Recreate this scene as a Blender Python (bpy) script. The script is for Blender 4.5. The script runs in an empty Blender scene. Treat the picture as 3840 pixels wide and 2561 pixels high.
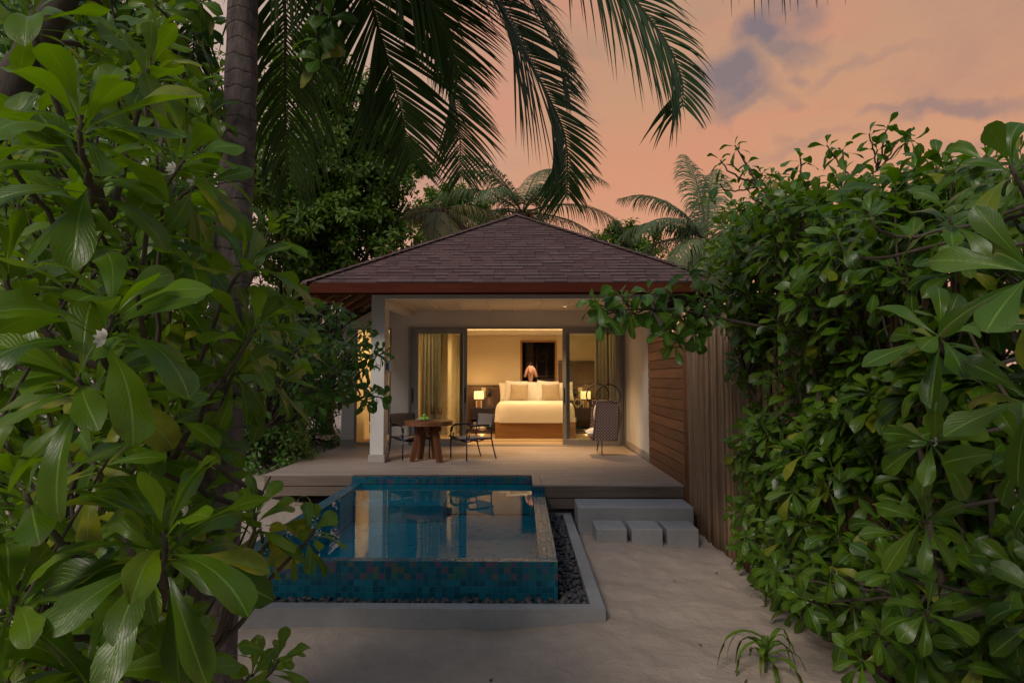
import bpy, math, random
import numpy as np
from mathutils import Vector, Matrix, noise as mnoise

SC = bpy.context.scene
COL = SC.collection
PI = math.pi
R = math.radians
rnd = random.Random(7)
nrs = np.random.RandomState(11)

# ------------------------------------------------------------------ mesh building
ORG = {}


def V(*a):
    return np.array(a, dtype=float)


def unit(v):
    v = np.asarray(v, float)
    return v / (np.linalg.norm(v) + 1e-12)


class MB:
    """collects pieces and links them as ONE mesh object"""

    def __init__(s):
        s.v, s.loops, s.cnt, s.uv, s.tint, s.sm, s.n = [], [], [], [], [], [], 0

    def add(s, v, f, uv=None, tint=(0.5, 0.0, 0.0), smooth=False):
        v = np.asarray(v, float).reshape(-1, 3)
        m = len(v)
        if isinstance(f, np.ndarray):
            s.loops.append((f + s.n).ravel())
            s.cnt.append(np.full(len(f), f.shape[1]))
            nf = len(f)
        else:
            s.loops.append(np.array([i + s.n for q in f for i in q]))
            s.cnt.append(np.array([len(q) for q in f]))
            nf = len(f)
        s.v.append(v)
        s.uv.append(np.zeros((m, 2)) if uv is None else np.asarray(uv, float))
        t = np.zeros((m, 4))
        t[:, :3] = tint
        t[:, 3] = 1
        s.tint.append(t)
        s.sm.append(np.full(nf, smooth))
        s.n += m
        return s

    def build(s, name, mat, parent=None, local=False):
        v = np.concatenate(s.v)
        if parent is not None and not local:
            v = v - ORG.get(parent.name, V(0, 0, 0))
        loops = np.concatenate(s.loops).astype(np.int32)
        cnt = np.concatenate(s.cnt).astype(np.int32)
        me = bpy.data.meshes.new(name)
        me.vertices.add(len(v))
        me.vertices.foreach_set('co', v.ravel().astype(np.float32))
        me.loops.add(len(loops))
        me.loops.foreach_set('vertex_index', loops)
        me.polygons.add(len(cnt))
        st = np.concatenate([[0], np.cumsum(cnt)[:-1]]).astype(np.int32)
        me.polygons.foreach_set('loop_start', st)
        me.polygons.foreach_set('loop_total', cnt)
        me.polygons.foreach_set('use_smooth', np.concatenate(s.sm))
        u = me.uv_layers.new(name='UVMap')
        u.data.foreach_set('uv', np.concatenate(s.uv)[loops].ravel().astype(np.float32))
        a = me.color_attributes.new('tint', 'FLOAT_COLOR', 'POINT')
        a.data.foreach_set('color', np.concatenate(s.tint).ravel().astype(np.float32))
        me.materials.append(mat)
        me.update(calc_edges=True)
        o = bpy.data.objects.new(name, me)
        COL.objects.link(o)
        if parent is not None:
            o.parent = parent
            ORG[o.name] = ORG.get(parent.name, V(0, 0, 0))
        return o

    # ---- shapes
    def box(s, x0, x1, y0, y1, z0, z1, b=0.004, tint=(0.5, 0, 0), M=None):
        b = min(b, (x1 - x0) * .45, (y1 - y0) * .45, (z1 - z0) * .45)
        lo, hi = V(x0, y0, z0), V(x1, y1, z1)
        vs, idx = [], {}
        for sx in (0, 1):
            for sy in (0, 1):
                for sz in (0, 1):
                    sg = (sx, sy, sz)
                    for ax in range(3):
                        p = [0, 0, 0]
                        for k in range(3):
                            e = hi[k] if sg[k] else lo[k]
                            p[k] = e if k == ax else e + (-b if sg[k] else b)
                        idx[(sg, ax)] = len(vs)
                        vs.append(p)
        fs = []
        for ax in range(3):
            u, w = [k for k in range(3) if k != ax]
            for sd in (0, 1):
                q = []
                for (a, c) in ((0, 0), (1, 0), (1, 1), (0, 1)):
                    g = [0, 0, 0]
                    g[ax], g[u], g[w] = sd, a, c
                    q.append(idx[(tuple(g), ax)])
                flip = (sd == 0) ^ (ax == 1)
                fs.append(q[::-1] if flip else q)
        for ax in range(3):
            u, w = [k for k in range(3) if k != ax]
            for a in (0, 1):
                for c in (0, 1):
                    g0, g1 = [0, 0, 0], [0, 0, 0]
                    g0[u], g0[w], g0[ax] = a, c, 0
                    g1[u], g1[w], g1[ax] = a, c, 1
                    g0, g1 = tuple(g0), tuple(g1)
                    fs.append([idx[(g0, u)], idx[(g1, u)], idx[(g1, w)], idx[(g0, w)]])
        for sx in (0, 1):
            for sy in (0, 1):
                for sz in (0, 1):
                    g = (sx, sy, sz)
                    fs.append([idx[(g, 0)], idx[(g, 1)], idx[(g, 2)]])
        vs = np.array(vs)
        c = (lo + hi) / 2
        fx = []
        for q in fs:
            p = vs[q]
            nn = np.cross(p[1] - p[0], p[2] - p[0])
            fx.append(q if np.dot(nn, p.mean(0) - c) >= 0 else q[::-1])
        if M is not None:
            vs = np.array([M @ Vector(p) for p in vs])
        return s.add(vs, fx, tint=tint)

    def prism(s, poly, axis, a0, a1, tint=(0.5, 0, 0)):
        """poly: 2-D outline (list of pairs) swept along axis from a0 to a1"""
        n = len(poly)
        vs = []
        for a in (a0, a1):
            for (p, q) in poly:
                w = [p, q]
                w.insert(axis, a)
                vs.append(w)
        fs = [list(range(n)), list(range(2 * n - 1, n - 1, -1))]
        for i in range(n):
            j = (i + 1) % n
            fs.append([j, i, n + i, n + j])
        vs = np.array(vs)
        # orient
        p = vs[fs[0]]
        nn = np.zeros(3)
        for i in range(n):
            nn += np.cross(p[i], p[(i + 1) % n])
        d = np.zeros(3)
        d[axis] = a0 - a1
        if np.dot(nn, d) < 0:
            fs = [q[::-1] for q in fs]
        return s.add(vs, fs, tint=tint)

    def tube(s, pts, rad, seg=8, cap=True, tint=(0.5, 0, 0), smooth=True):
        pts = np.asarray(pts, float)
        n = len(pts)
        if np.isscalar(rad):
            rad = [rad] * n
        tg = np.gradient(pts, axis=0)
        tg = tg / (np.linalg.norm(tg, axis=1)[:, None] + 1e-12)
        ref = V(0, 0, 1) if abs(tg[0][2]) < .9 else V(1, 0, 0)
        u = unit(np.cross(ref, tg[0]))
        vs, uv = [], []
        ang = np.arange(seg) / seg * 2 * PI
        ln = 0
        for i in range(n):
            u = unit(u - tg[i] * np.dot(u, tg[i]))
            w = np.cross(tg[i], u)
            if i:
                ln += np.linalg.norm(pts[i] - pts[i - 1])
            vs.append(pts[i] + rad[i] * (np.cos(ang)[:, None] * u + np.sin(ang)[:, None] * w))
            uv.append(np.stack([ang / (2 * PI), np.full(seg, ln)], 1))
        vs = np.concatenate(vs)
        k = np.arange(seg)
        k2 = (k + 1) % seg
        fs = [np.stack([i * seg + k, i * seg + k2, (i + 1) * seg + k2, (i + 1) * seg + k], 1) for i in range(n - 1)]
        fs = [list(q) for q in np.concatenate(fs)]
        if cap:
            fs.append(list(range(seg))[::-1])
            fs.append([(n - 1) * seg + j for j in range(seg)])
        return s.add(vs, fs, uv=np.concatenate(uv), tint=tint, smooth=smooth)

    def lathe(s, prof, c=(0, 0, 0), seg=24, tint=(0.5, 0, 0), sx=1, sy=1, smooth=True):
        ang = np.arange(seg) / seg * 2 * PI
        vs = []
        for (r, z) in prof:
            vs.append(np.stack([c[0] + sx * r * np.cos(ang), c[1] + sy * r * np.sin(ang), np.full(seg, c[2] + z)], 1))
        n = len(prof)
        k = np.arange(seg)
        k2 = (k + 1) % seg
        fs = [np.stack([i * seg + k, i * seg + k2, (i + 1) * seg + k2, (i + 1) * seg + k], 1) for i in range(n - 1)]
        return s.add(np.concatenate(vs), np.concatenate(fs), tint=tint, smooth=smooth)

    def torus(s, c, r, t, ax=(0, 1, 0), seg=36, ts=8, tint=(0.5, 0, 0), stretch=(1, 1), arc=None, u=None):
        ax = unit(ax)
        u = unit(np.cross(ax, V(0, 0, 1) if abs(ax[2]) < .9 else V(1, 0, 0))) if u is None else unit(u)
        w = np.cross(ax, u)
        vs = []
        for i in range(seg):
            a = 2 * PI * i / seg
            d = math.cos(a) * u * stretch[0] + math.sin(a) * w * stretch[1]
            dn = unit(d)
            for j in range(ts):
                b = 2 * PI * j / ts
                vs.append(np.asarray(c) + d * r + t * (math.cos(b) * dn + math.sin(b) * ax))
        fs = []
        for i in range(seg):
            for j in range(ts):
                i2, j2 = (i + 1) % seg, (j + 1) % ts
                fs.append([i * ts + j, i2 * ts + j, i2 * ts + j2, i * ts + j2])
        return s.add(vs, fs, tint=tint, smooth=True)

    def ellipsoid(s, c, r, nu=12, nv=8, tint=(0.5, 0, 0), M=None, wob=0):
        vs = []
        for i in range(nv + 1):
            t = PI * i / nv
            for j in range(nu):
                p = 2 * PI * j / nu
                q = Vector((math.sin(t) * math.cos(p), math.sin(t) * math.sin(p), math.cos(t)))
                k = 1 + (wob * mnoise.noise(q * 1.3 + Vector(c) * 7) if wob else 0)
                q = Vector((q.x * r[0] * k, q.y * r[1] * k, q.z * r[2] * k))
                if M is not None:
                    q = M @ q
                vs.append((c[0] + q.x, c[1] + q.y, c[2] + q.z))
        fs = []
        for i in range(nv):
            for j in range(nu):
                j2 = (j + 1) % nu
                fs.append([i * nu + j, (i + 1) * nu + j, (i + 1) * nu + j2, i * nu + j2])
        return s.add(vs, fs, tint=tint, smooth=True)

    def grid(s, P, uv=None, tint=(0.5, 0, 0), smooth=True, flip=False):
        """P: array (a,b,3)"""
        a, b = P.shape[:2]
        I = np.arange(a * b).reshape(a, b)
        f = np.stack([I[:-1, :-1].ravel(), I[1:, :-1].ravel(), I[1:, 1:].ravel(), I[:-1, 1:].ravel()], 1)
        if flip:
            f = f[:, ::-1]
        return s.add(P.reshape(-1, 3), f, uv=uv, tint=tint, smooth=smooth)


def tag(o, label=None, cat=None, group=None, kind=None):
    if label:
        o['label'] = label
    if cat:
        o['category'] = cat
    if group:
        o['group'] = group
    if kind:
        o['kind'] = kind
    return o


def thing(name, loc, label, cat, group=None, rz=0):
    o = bpy.data.objects.new(name, None)
    COL.objects.link(o)
    o.empty_display_size = .2
    o.location = loc
    o.rotation_euler = (0, 0, rz)
    ORG[o.name] = V(*loc)
    return tag(o, label, cat, group)


def copy_tree(o, parent=None):
    c = o.copy()
    COL.objects.link(c)
    c.parent = parent
    for ch in list(o.children):
        copy_tree(ch, c)
    return c


def bez(p0, p1, p2, p3=None, n=10):
    t = np.linspace(0, 1, n)[:, None]
    p0, p1, p2 = map(lambda p: np.asarray(p, float), (p0, p1, p2))
    if p3 is None:
        return (1 - t) ** 2 * p0 + 2 * t * (1 - t) * p1 + t * t * p2
    p3 = np.asarray(p3, float)
    return (1 - t) ** 3 * p0 + 3 * t * (1 - t) ** 2 * p1 + 3 * t * t * (1 - t) * p2 + t ** 3 * p3


def spline(pts, n=24):
    """Catmull-Rom through pts"""
    pts = np.asarray(pts, float)
    P = np.concatenate([[2 * pts[0] - pts[1]], pts, [2 * pts[-1] - pts[-2]]])
    out = []
    m = len(pts) - 1
    for t in np.linspace(0, m, n):
        i = min(int(t), m - 1)
        u = t - i
        a, b, c, d = P[i], P[i + 1], P[i + 2], P[i + 3]
        out.append(.5 * (2 * b + (c - a) * u + (2 * a - 5 * b + 4 * c - d) * u * u + (3 * b - a - 3 * c + d) * u ** 3))
    return np.array(out)


# ------------------------------------------------------------------ materials
class NT:
    def __init__(s, name):
        s.m = bpy.data.materials.new(name)
        s.m.use_nodes = True
        s.t = s.m.node_tree
        s.b = s.t.nodes['Principled BSDF']
        s.out = s.t.nodes['Material Output']

    def n(s, typ, **kw):
        o = s.t.nodes.new(typ)
        for k, v in kw.items():
            if k in o.inputs.keys():
                o.inputs[k].default_value = v
            else:
                setattr(o, k, v)
        return o

    def l(s, a, b):
        s.t.links.new(a, b)

    def coord(s, kind='Object', scale=(1, 1, 1), loc=(0, 0, 0)):
        c = s.n('ShaderNodeTexCoord')
        m = s.n('ShaderNodeMapping')
        m.inputs['Scale'].default_value = scale
        m.inputs['Location'].default_value = loc
        s.l(c.outputs[kind], m.inputs['Vector'])
        return m.outputs['Vector']

    def noise(s, vec, scale, detail=4, rough=.55, dist=0):
        o = s.n('ShaderNodeTexNoise')
        o.inputs['Scale'].default_value = scale
        o.inputs['Detail'].default_value = detail
        o.inputs['Roughness'].default_value = rough
        o.inputs['Distortion'].default_value = dist
        s.l(vec, o.inputs['Vector'])
        return o.outputs['Fac']

    def ramp(s, fac, stops):
        o = s.n('ShaderNodeValToRGB')
        e = o.color_ramp.elements
        while len(e) < len(stops):
            e.new(.5)
        for el, (p, c) in zip(e, stops):
            el.position = p
            el.color = (c[0], c[1], c[2], 1) if hasattr(c, '__len__') else (c, c, c, 1)
        s.l(fac, o.inputs['Fac'])
        return o.outputs['Color']

    def mix(s, fac, a, b, mode='MIX'):
        o = s.n('ShaderNodeMix', data_type='RGBA', blend_type=mode)
        for k, v in ((0, fac), (6, a), (7, b)):
            if hasattr(v, 'is_linked') or isinstance(v, bpy.types.NodeSocket):
                s.l(v, o.inputs[k])
            elif k == 0:
                o.inputs[0].default_value = v
            else:
                o.inputs[k].default_value = (v[0], v[1], v[2], 1)
        return o.outputs[2]

    def math(s, op, a, b=None, c=None, clamp=False):
        o = s.n('ShaderNodeMath', operation=op, use_clamp=clamp)
        for i, v in enumerate((a, b, c)):
            if v is None:
                continue
            if isinstance(v, bpy.types.NodeSocket):
                s.l(v, o.inputs[i])
            else:
                o.inputs[i].default_value = v
        return o.outputs[0]

    def bump(s, h, strength=.3, dist=.01, nrm=None):
        o = s.n('ShaderNodeBump')
        o.inputs['Strength'].default_value = strength
        o.inputs['Distance'].default_value = dist
        s.l(h, o.inputs['Height'])
        if nrm is not None:
            s.l(nrm, o.inputs['Normal'])
        return o.outputs['Normal']

    def set(s, **kw):
        for k, v in kw.items():
            k = k.replace('_', ' ')
            i = s.b.inputs[k]
            if isinstance(v, bpy.types.NodeSocket):
                s.l(v, i)
            elif hasattr(v, '__len__'):
                i.default_value = (*v, 1) if len(v) == 3 else v
            else:
                i.default_value = v
        return s


def plain(name, c, c2=None, rough=.5, ns=6, bump=.1, bscale=60, metal=0, scale=(1, 1, 1), spec=.5, coat=0, bdist=.004):
    k = NT(name)
    v = k.coord('Object', scale)
    c2 = c2 or tuple(x * .75 for x in c)
    f = k.noise(v, ns, 5, .6)
    k.set(Base_Color=k.ramp(f, [(.3, c), (.7, c2)]), Roughness=k.ramp(k.noise(v, ns * 2.3), [(.2, max(0, rough - .08)), (.8, min(1, rough + .08))]), Metallic=metal)
    k.b.inputs['Specular IOR Level'].default_value = spec
    k.b.inputs['Coat Weight'].default_value = coat
    if bump:
        k.set(Normal=k.bump(k.noise(v, bscale, 3), bump, bdist))
    return k.m


def wood(name, c1, c2, axis=0, rough=.5, grain=38, vary=.25, bump=.25, spec=.4):
    """grain runs along axis; 'tint' attribute shifts each board"""
    k = NT(name)
    sc = [grain] * 3
    sc[axis] = grain * .035
    at = k.n('ShaderNodeAttribute', attribute_name='tint')
    tc = k.n('ShaderNodeTexCoord')
    ad = k.n('ShaderNodeVectorMath', operation='MULTIPLY_ADD')
    k.l(at.outputs['Color'], ad.inputs[0])
    ad.inputs[1].default_value = (37, 53, 29)
    k.l(tc.outputs['Object'], ad.inputs[2])
    mp = k.n('ShaderNodeMapping')
    mp.inputs['Scale'].default_value = sc
    k.l(ad.outputs[0], mp.inputs['Vector'])
    g = k.noise(mp.outputs['Vector'], 1, 6, .65, .6)
    big = k.noise(ad.outputs[0], 1.3, 3)
    col = k.ramp(g, [(.25, c2), (.5, tuple((a + b) / 2 for a, b in zip(c1, c2))), (.75, c1)])
    sep = k.n('ShaderNodeSeparateColor')
    k.l(at.outputs['Color'], sep.inputs[0])
    val = k.math('MULTIPLY_ADD', sep.outputs[0], vary * 2, 1 - vary)
    val2 = k.math('MULTIPLY', val, k.math('MULTIPLY_ADD', big, .5, .75))
    hs = k.n('ShaderNodeHueSaturation')
    k.l(val2, hs.inputs['Value'])
    k.l(col, hs.inputs['Color'])
    k.set(Base_Color=hs.outputs[0], Roughness=k.ramp(g, [(.2, min(1, rough + .12)), (.8, rough)]), Normal=k.bump(g, bump, .003))
    k.b.inputs['Specular IOR Level'].default_value = spec
    return k.m


def emis(name, c, strength):
    k = NT(name)
    k.set(Base_Color=(.8, .75, .65), Emission_Color=c, Emission_Strength=strength, Roughness=.6)
    return k.m


def clear(name, tint=(1, 1, 1), ior=1.45, rough=0.0, bump=None):
    """thin clear sheet: straight-through light plus a Fresnel mirror"""
    k = NT(name)
    tr = k.n('ShaderNodeBsdfTransparent', Color=(*tint, 1))
    gl = k.n('ShaderNodeBsdfGlossy')
    gl.inputs['Roughness'].default_value = rough
    fr = k.n('ShaderNodeFresnel', IOR=ior)
    if bump:
        v = k.coord('Object', (1, 1, 1))
        h = k.math('ADD', k.noise(v, bump[0], 2, .4), k.math('MULTIPLY', k.noise(v, bump[0] * 4, 2), .05))
        nb = k.bump(h, bump[1], bump[2])
        k.l(nb, gl.inputs['Normal'])
        k.l(nb, fr.inputs['Normal'])
    mx = k.n('ShaderNodeMixShader')
    k.l(fr.outputs[0], mx.inputs[0])
    k.l(tr.outputs[0], mx.inputs[1])
    k.l(gl.outputs[0], mx.inputs[2])
    k.l(mx.outputs[0], k.out.inputs['Surface'])
    return k.m


def leafmat(name, deep, light, yellow, rib=(.22, .34, .06), rough=.33, trans=.3, spec=.5, veins=True, back=None):
    k = NT(name)
    at = k.n('ShaderNodeAttribute', attribute_name='tint')
    sep = k.n('ShaderNodeSeparateColor')
    k.l(at.outputs['Color'], sep.inputs[0])
    uvn = k.n('ShaderNodeUVMap')
    sx = k.n('ShaderNodeSeparateXYZ')
    k.l(uvn.outputs[0], sx.inputs[0])
    u, v = sx.outputs[0], sx.outputs[1]
    off = k.math('ABSOLUTE', k.math('SUBTRACT', u, .5))
    v0 = k.coord('Object')
    patch = k.noise(v0, 14, 3)
    col = k.mix(k.math('ADD', k.math('MULTIPLY', sep.outputs[0], .75), k.math('MULTIPLY', patch, .25)), deep, light)
    yf = k.math('MULTIPLY', sep.outputs[1], k.ramp(k.noise(v0, 22, 3), [(.3, .35), (.7, 1.0)]), clamp=True)
    col = k.mix(yf, col, yellow)
    tip = k.math('MULTIPLY', k.ramp(v, [(.80, 0.0), (1.0, 1.0)]), k.ramp(k.noise(v0, 31, 3), [(.50, 0.0), (.62, 1.0)]))
    spot = k.ramp(k.noise(v0, 95, 2), [(.72, 0.0), (.76, 1.0)])
    col = k.mix(k.math('MULTIPLY', k.math('MAXIMUM', k.math('MULTIPLY', tip, .8), spot), .75), col, (.075, .048, .014))
    if veins:
        ribm = k.ramp(off, [(.012, 1.0), (.045, 0.0)])
        vv = k.math('SUBTRACT', k.math('MULTIPLY', v, 13), k.math('MULTIPLY', off, 9))
        vein = k.ramp(k.math('ABSOLUTE', k.math('SUBTRACT', k.math('FRACT', vv), .5)), [(0, 1.0), (.10, 0.0)])
        col = k.mix(k.math('MULTIPLY', ribm, .75), col, rib)
        col = k.mix(k.math('MULTIPLY', vein, .16), col, rib)
        h = k.math('SUBTRACT', k.math('MULTIPLY', ribm, -1.2), k.math('MULTIPLY', vein, .5))
        k.set(Normal=k.bump(k.math('ADD', h, k.math('MULTIPLY', k.noise(v0, 60, 2), .8)), .35, .002))
    geo = k.n('ShaderNodeNewGeometry')
    bk = back or tuple(min(1, c * 1.15 + .012) for c in light)
    col = k.mix(k.math('MULTIPLY', geo.outputs['Backfacing'], .6), col, bk)
    rg = k.math('ADD', k.math('MULTIPLY', patch, .25), rough - .1)
    rg = k.math('ADD', rg, k.math('MULTIPLY', geo.outputs['Backfacing'], .2))
    k.set(Base_Color=col, Roughness=rg)
    k.b.inputs['Specular IOR Level'].default_value = spec
    tl = k.n('ShaderNodeBsdfTranslucent')
    hs = k.n('ShaderNodeHueSaturation', Saturation=1.15, Value=1.5)
    k.l(col, hs.inputs['Color'])
    k.l(hs.outputs[0], tl.inputs['Color'])
    mx = k.n('ShaderNodeMixShader')
    mx.inputs[0].default_value = trans
    k.l(k.b.outputs[0], mx.inputs[1])
    k.l(tl.outputs[0], mx.inputs[2])
    k.l(mx.outputs[0], k.out.inputs['Surface'])
    return k.m


def barkmat(name, c1, c2, rings=0, ns=9, bump=.8):
    k = NT(name)
    uvn = k.n('ShaderNodeUVMap')
    v = k.coord('Object', (1, 1, .35))
    f = k.noise(v, ns * 3, 6, .7)
    col = k.ramp(f, [(.3, c2), (.65, c1)])
    h = f
    if rings:
        sx = k.n('ShaderNodeSeparateXYZ')
        k.l(uvn.outputs[0], sx.inputs[0])
        w = k.math('ADD', k.math('MULTIPLY', sx.outputs[1], rings), k.math('MULTIPLY', k.noise(v, 5, 3), 1.6))
        fr = k.math('FRACT', w)
        ring = k.ramp(fr, [(0, 1.0), (.12, 0.0), (.9, 0.0), (1, 1.0)])
        col = k.mix(k.math('MULTIPLY', ring, .16), col, tuple(c * .45 for c in c2))
        lich = k.ramp(k.noise(k.coord('Object'), 7, 4), [(.58, 0.0), (.7, 1.0)])
        col = k.mix(k.math('MULTIPLY', lich, .35), col, tuple(min(1, c * 1.8) for c in c1))
        crack = k.ramp(k.noise(k.coord('Object', (1, 1, .10)), 16, 4), [(.60, 0.0), (.72, 1.0)])
        col = k.mix(k.math('MULTIPLY', crack, .7), col, tuple(c * .3 for c in c2))
        h = k.math('SUBTRACT', k.math('SUBTRACT', f, k.math('MULTIPLY', ring, .5)), k.math('MULTIPLY', crack, 1.1))
    k.set(Base_Color=col, Roughness=.85, Normal=k.bump(h, bump, .020 if rings else .012))
    return k.m


def tilemat():
    """small square glass mosaic; the upper rows are mixed with pearly tiles"""
    k = NT('glass mosaic')
    S = .0575
    tc = k.n('ShaderNodeTexCoord')
    sc = k.n('ShaderNodeVectorMath', operation='MULTIPLY_ADD')
    k.l(tc.outputs['Object'], sc.inputs[0])
    sc.inputs[1].default_value = (1 / S,) * 3
    sc.inputs[2].default_value = (.31, .37, 2.02)
    fl = k.n('ShaderNodeVectorMath', operation='FLOOR')
    k.l(sc.outputs[0], fl.inputs[0])
    fr = k.n('ShaderNodeVectorMath', operation='FRACTION')
    k.l(sc.outputs[0], fr.inputs[0])
    w1 = k.n('ShaderNodeTexWhiteNoise', noise_dimensions='3D')
    k.l(fl.outputs[0], w1.inputs['Vector'])
    sepw = k.n('ShaderNodeSeparateColor')
    k.l(w1.outputs['Color'], sepw.inputs[0])
    geo = k.n('ShaderNodeNewGeometry')
    sn = k.n('ShaderNodeSeparateXYZ')
    k.l(geo.outputs['True Normal'], sn.inputs[0])
    sf = k.n('ShaderNodeSeparateXYZ')
    k.l(fr.outputs[0], sf.inputs[0])
    g = None
    for i in range(3):
        e = k.math('GREATER_THAN', k.math('ABSOLUTE', k.math('SUBTRACT', sf.outputs[i], .5)), .462)
        flat = k.math('LESS_THAN', k.math('ABSOLUTE', sn.outputs[i]), .5)
        e = k.math('MULTIPLY', e, flat)
        g = e if g is None else k.math('MAXIMUM', g, e)
    base = k.ramp(w1.outputs['Value'], [(0, (.003, .065, .105)), (.5, (.004, .110, .165)), (1, (.007, .150, .215))])
    v = k.coord('Object')
    wob = k.noise(v, 38, 3, .6, 1.5)
    hue = k.math('FRACT', k.math('ADD', sepw.outputs[1], k.math('MULTIPLY', wob, .55)))
    pearl = k.ramp(hue, [(0, (.015, .15, .13)), (.25, (.04, .19, .10)), (.45, (.15, .14, .07)), (.62, (.20, .075, .12)), (.8, (.14, .075, .18)), (1, (.02, .13, .17))])
    sz = k.n('ShaderNodeSeparateXYZ')
    k.l(fl.outputs[0], sz.inputs[0])
    upper = k.math('GREATER_THAN', sz.outputs[2], -3.5)
    notflat = k.math('LESS_THAN', k.math('ABSOLUTE', sn.outputs[2]), .5)
    acc = k.math('MULTIPLY', k.math('MULTIPLY', k.math('GREATER_THAN', sepw.outputs[0], .56), upper), notflat)
    col = k.mix(k.math('MULTIPLY', acc, .72), base, pearl)
    col = k.mix(k.math('MULTIPLY', g, .8), col, (.045, .13, .19))
    k.set(Base_Color=col, Metallic=k.math('MULTIPLY', acc, .35), Roughness=k.math('MULTIPLY_ADD', g, .4, .22))
    h = k.math('SUBTRACT', k.math('MULTIPLY', wob, .5), g)
    k.set(Normal=k.bump(h, .8, .004))
    k.b.inputs['Specular IOR Level'].default_value = .35
    return k.m


def sandmat():
    k = NT('beach sand')
    v = k.coord('Object')
    big = k.noise(v, .9, 4)
    mid = k.noise(v, 6, 5, .6)
    fine = k.noise(v, 260, 2)
    col = k.ramp(k.math('ADD', k.math('MULTIPLY', big, .5), k.math('MULTIPLY', mid, .5)), [(.3, (.39, .300, .238)), (.7, (.52, .414, .334))])
    col = k.mix(k.math('MULTIPLY', k.ramp(fine, [(.6, 0.0), (.72, 1.0)]), .35), col, (.16, .13, .11))
    sp = k.ramp(k.noise(v, 48, 4, .7), [(.66, 0.0), (.72, 1.0)])
    col = k.mix(k.math('MULTIPLY', sp, .4), col, (.14, .11, .085))
    n1 = k.bump(k.math('ADD', k.noise(v, 7, 3, .5, .4), k.math('MULTIPLY', k.noise(v, 30, 4), .4)), .42, .05)
    k.set(Base_Color=col, Roughness=.95, Normal=k.bump(fine, .4, .003, n1))
    k.b.inputs['Specular IOR Level'].default_value = .15
    return k.m


def shinglemat():
    k = NT('asphalt shingle')
    v = k.coord('Object')
    uvn = k.n('ShaderNodeUVMap')
    sx = k.n('ShaderNodeSeparateXYZ')
    k.l(uvn.outputs[0], sx.inputs[0])
    row = k.math('FLOOR', k.math('ADD', sx.outputs[1], .02))
    wr = k.n('ShaderNodeTexWhiteNoise', noise_dimensions='1D')
    k.l(row, wr.inputs['W'])
    uu = k.math('ADD', k.math('DIVIDE', sx.outputs[0], .27), k.math('MULTIPLY', wr.outputs['Value'], 9))
    # uneven tab widths
    uu = k.math('ADD', uu, k.math('MULTIPLY', k.math('SINE', k.math('MULTIPLY', uu, 1.9)), .22))
    cell = k.math('FLOOR', uu)
    cb = k.n('ShaderNodeCombineXYZ')
    k.l(cell, cb.inputs[0])
    k.l(row, cb.inputs[1])
    w = k.n('ShaderNodeTexWhiteNoise', noise_dimensions='2D')
    k.l(cb.outputs[0], w.inputs['Vector'])
    gran = k.noise(v, 240, 2)
    col = k.ramp(w.outputs['Value'], [(0, (.105, .058, .050)), (.5, (.160, .096, .084)), (1, (.215, .136, .120))])
    col = k.mix(k.math('MULTIPLY', gran, .4), col, (.10, .066, .07), 'MIX')
    edge = k.ramp(k.math('FRACT', uu), [(0, 1.0), (.03, .9), (.075, 0.0)])
    col = k.mix(k.math('MULTIPLY', edge, .55), col, (.02, .014, .014))
    fr = k.math('FRACT', sx.outputs[1])
    tab_shade = k.math('MULTIPLY', k.math('GREATER_THAN', w.outputs['Value'], .52), k.math('LESS_THAN', fr, .24))  # shading put into the colour: dark lower strip on some shingles
    col = k.mix(k.math('MULTIPLY', tab_shade, .75), col, (.028, .018, .02))
    st = k.noise(v, .8, 4)
    col = k.mix(k.math('MULTIPLY', k.ramp(st, [(.45, 0.0), (.75, 1.0)]), .3), col, (.07, .06, .055))
    k.b.inputs['Specular IOR Level'].default_value = .12
    k.set(Base_Color=col, Roughness=.9, Normal=k.bump(k.math('SUBTRACT', k.math('ADD', gran, w.outputs['Value']), edge), .45, .006))
    return k.m


def weavemat():
    k = NT('woven wicker')
    v = k.coord('Object', (1, 1, 1))
    sx = k.n('ShaderNodeSeparateXYZ')
    k.l(v, sx.inputs[0])
    a = k.math('ADD', sx.outputs[0], sx.outputs[1])
    s1 = k.math('SINE', k.math('MULTIPLY', k.math('ADD', a, sx.outputs[2]), 105))
    s2 = k.math('SINE', k.math('MULTIPLY', k.math('SUBTRACT', a, sx.outputs[2]), 105))
    h = k.math('MAXIMUM', s1, s2)
    col = k.ramp(h, [(.05, (.012, .007, .006)), (.75, (.24, .145, .115))])
    k.set(Base_Color=col, Roughness=.5, Normal=k.bump(h, .8, .006))
    return k.m


M = {}
M['render_wall'] = plain('painted plaster', (.74, .71, .67), (.66, .63, .585), rough=.85, ns=2.2, bump=.25, bscale=130, spec=.2)
M['inner_wall'] = plain('bedroom plaster', (.70, .60, .44), (.66, .56, .41), rough=.8, ns=2, bump=.12, bscale=150, spec=.2)
M['ceil'] = plain('ceiling board', (.72, .67, .58), (.66, .61, .52), rough=.7, ns=3, bump=.05)
M['plinth'] = plain('stone skirting', (.47, .41, .375), (.38, .33, .30), rough=.6, ns=9, bump=.1)
M['alu'] = plain('door aluminium', (.33, .32, .31), (.29, .28, .27), rough=.38, ns=8, bump=.02, metal=.55)
M['black'] = plain('black metal', (.012, .012, .013), (.02, .02, .02), rough=.4, ns=20, bump=.05)
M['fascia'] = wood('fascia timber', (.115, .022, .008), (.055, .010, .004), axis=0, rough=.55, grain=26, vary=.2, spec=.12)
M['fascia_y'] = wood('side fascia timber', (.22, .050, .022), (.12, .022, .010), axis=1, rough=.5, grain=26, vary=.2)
M['soffit'] = plain('dark soffit board', (.022, .014, .011), (.014, .009, .007), rough=.8, ns=4)
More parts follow.
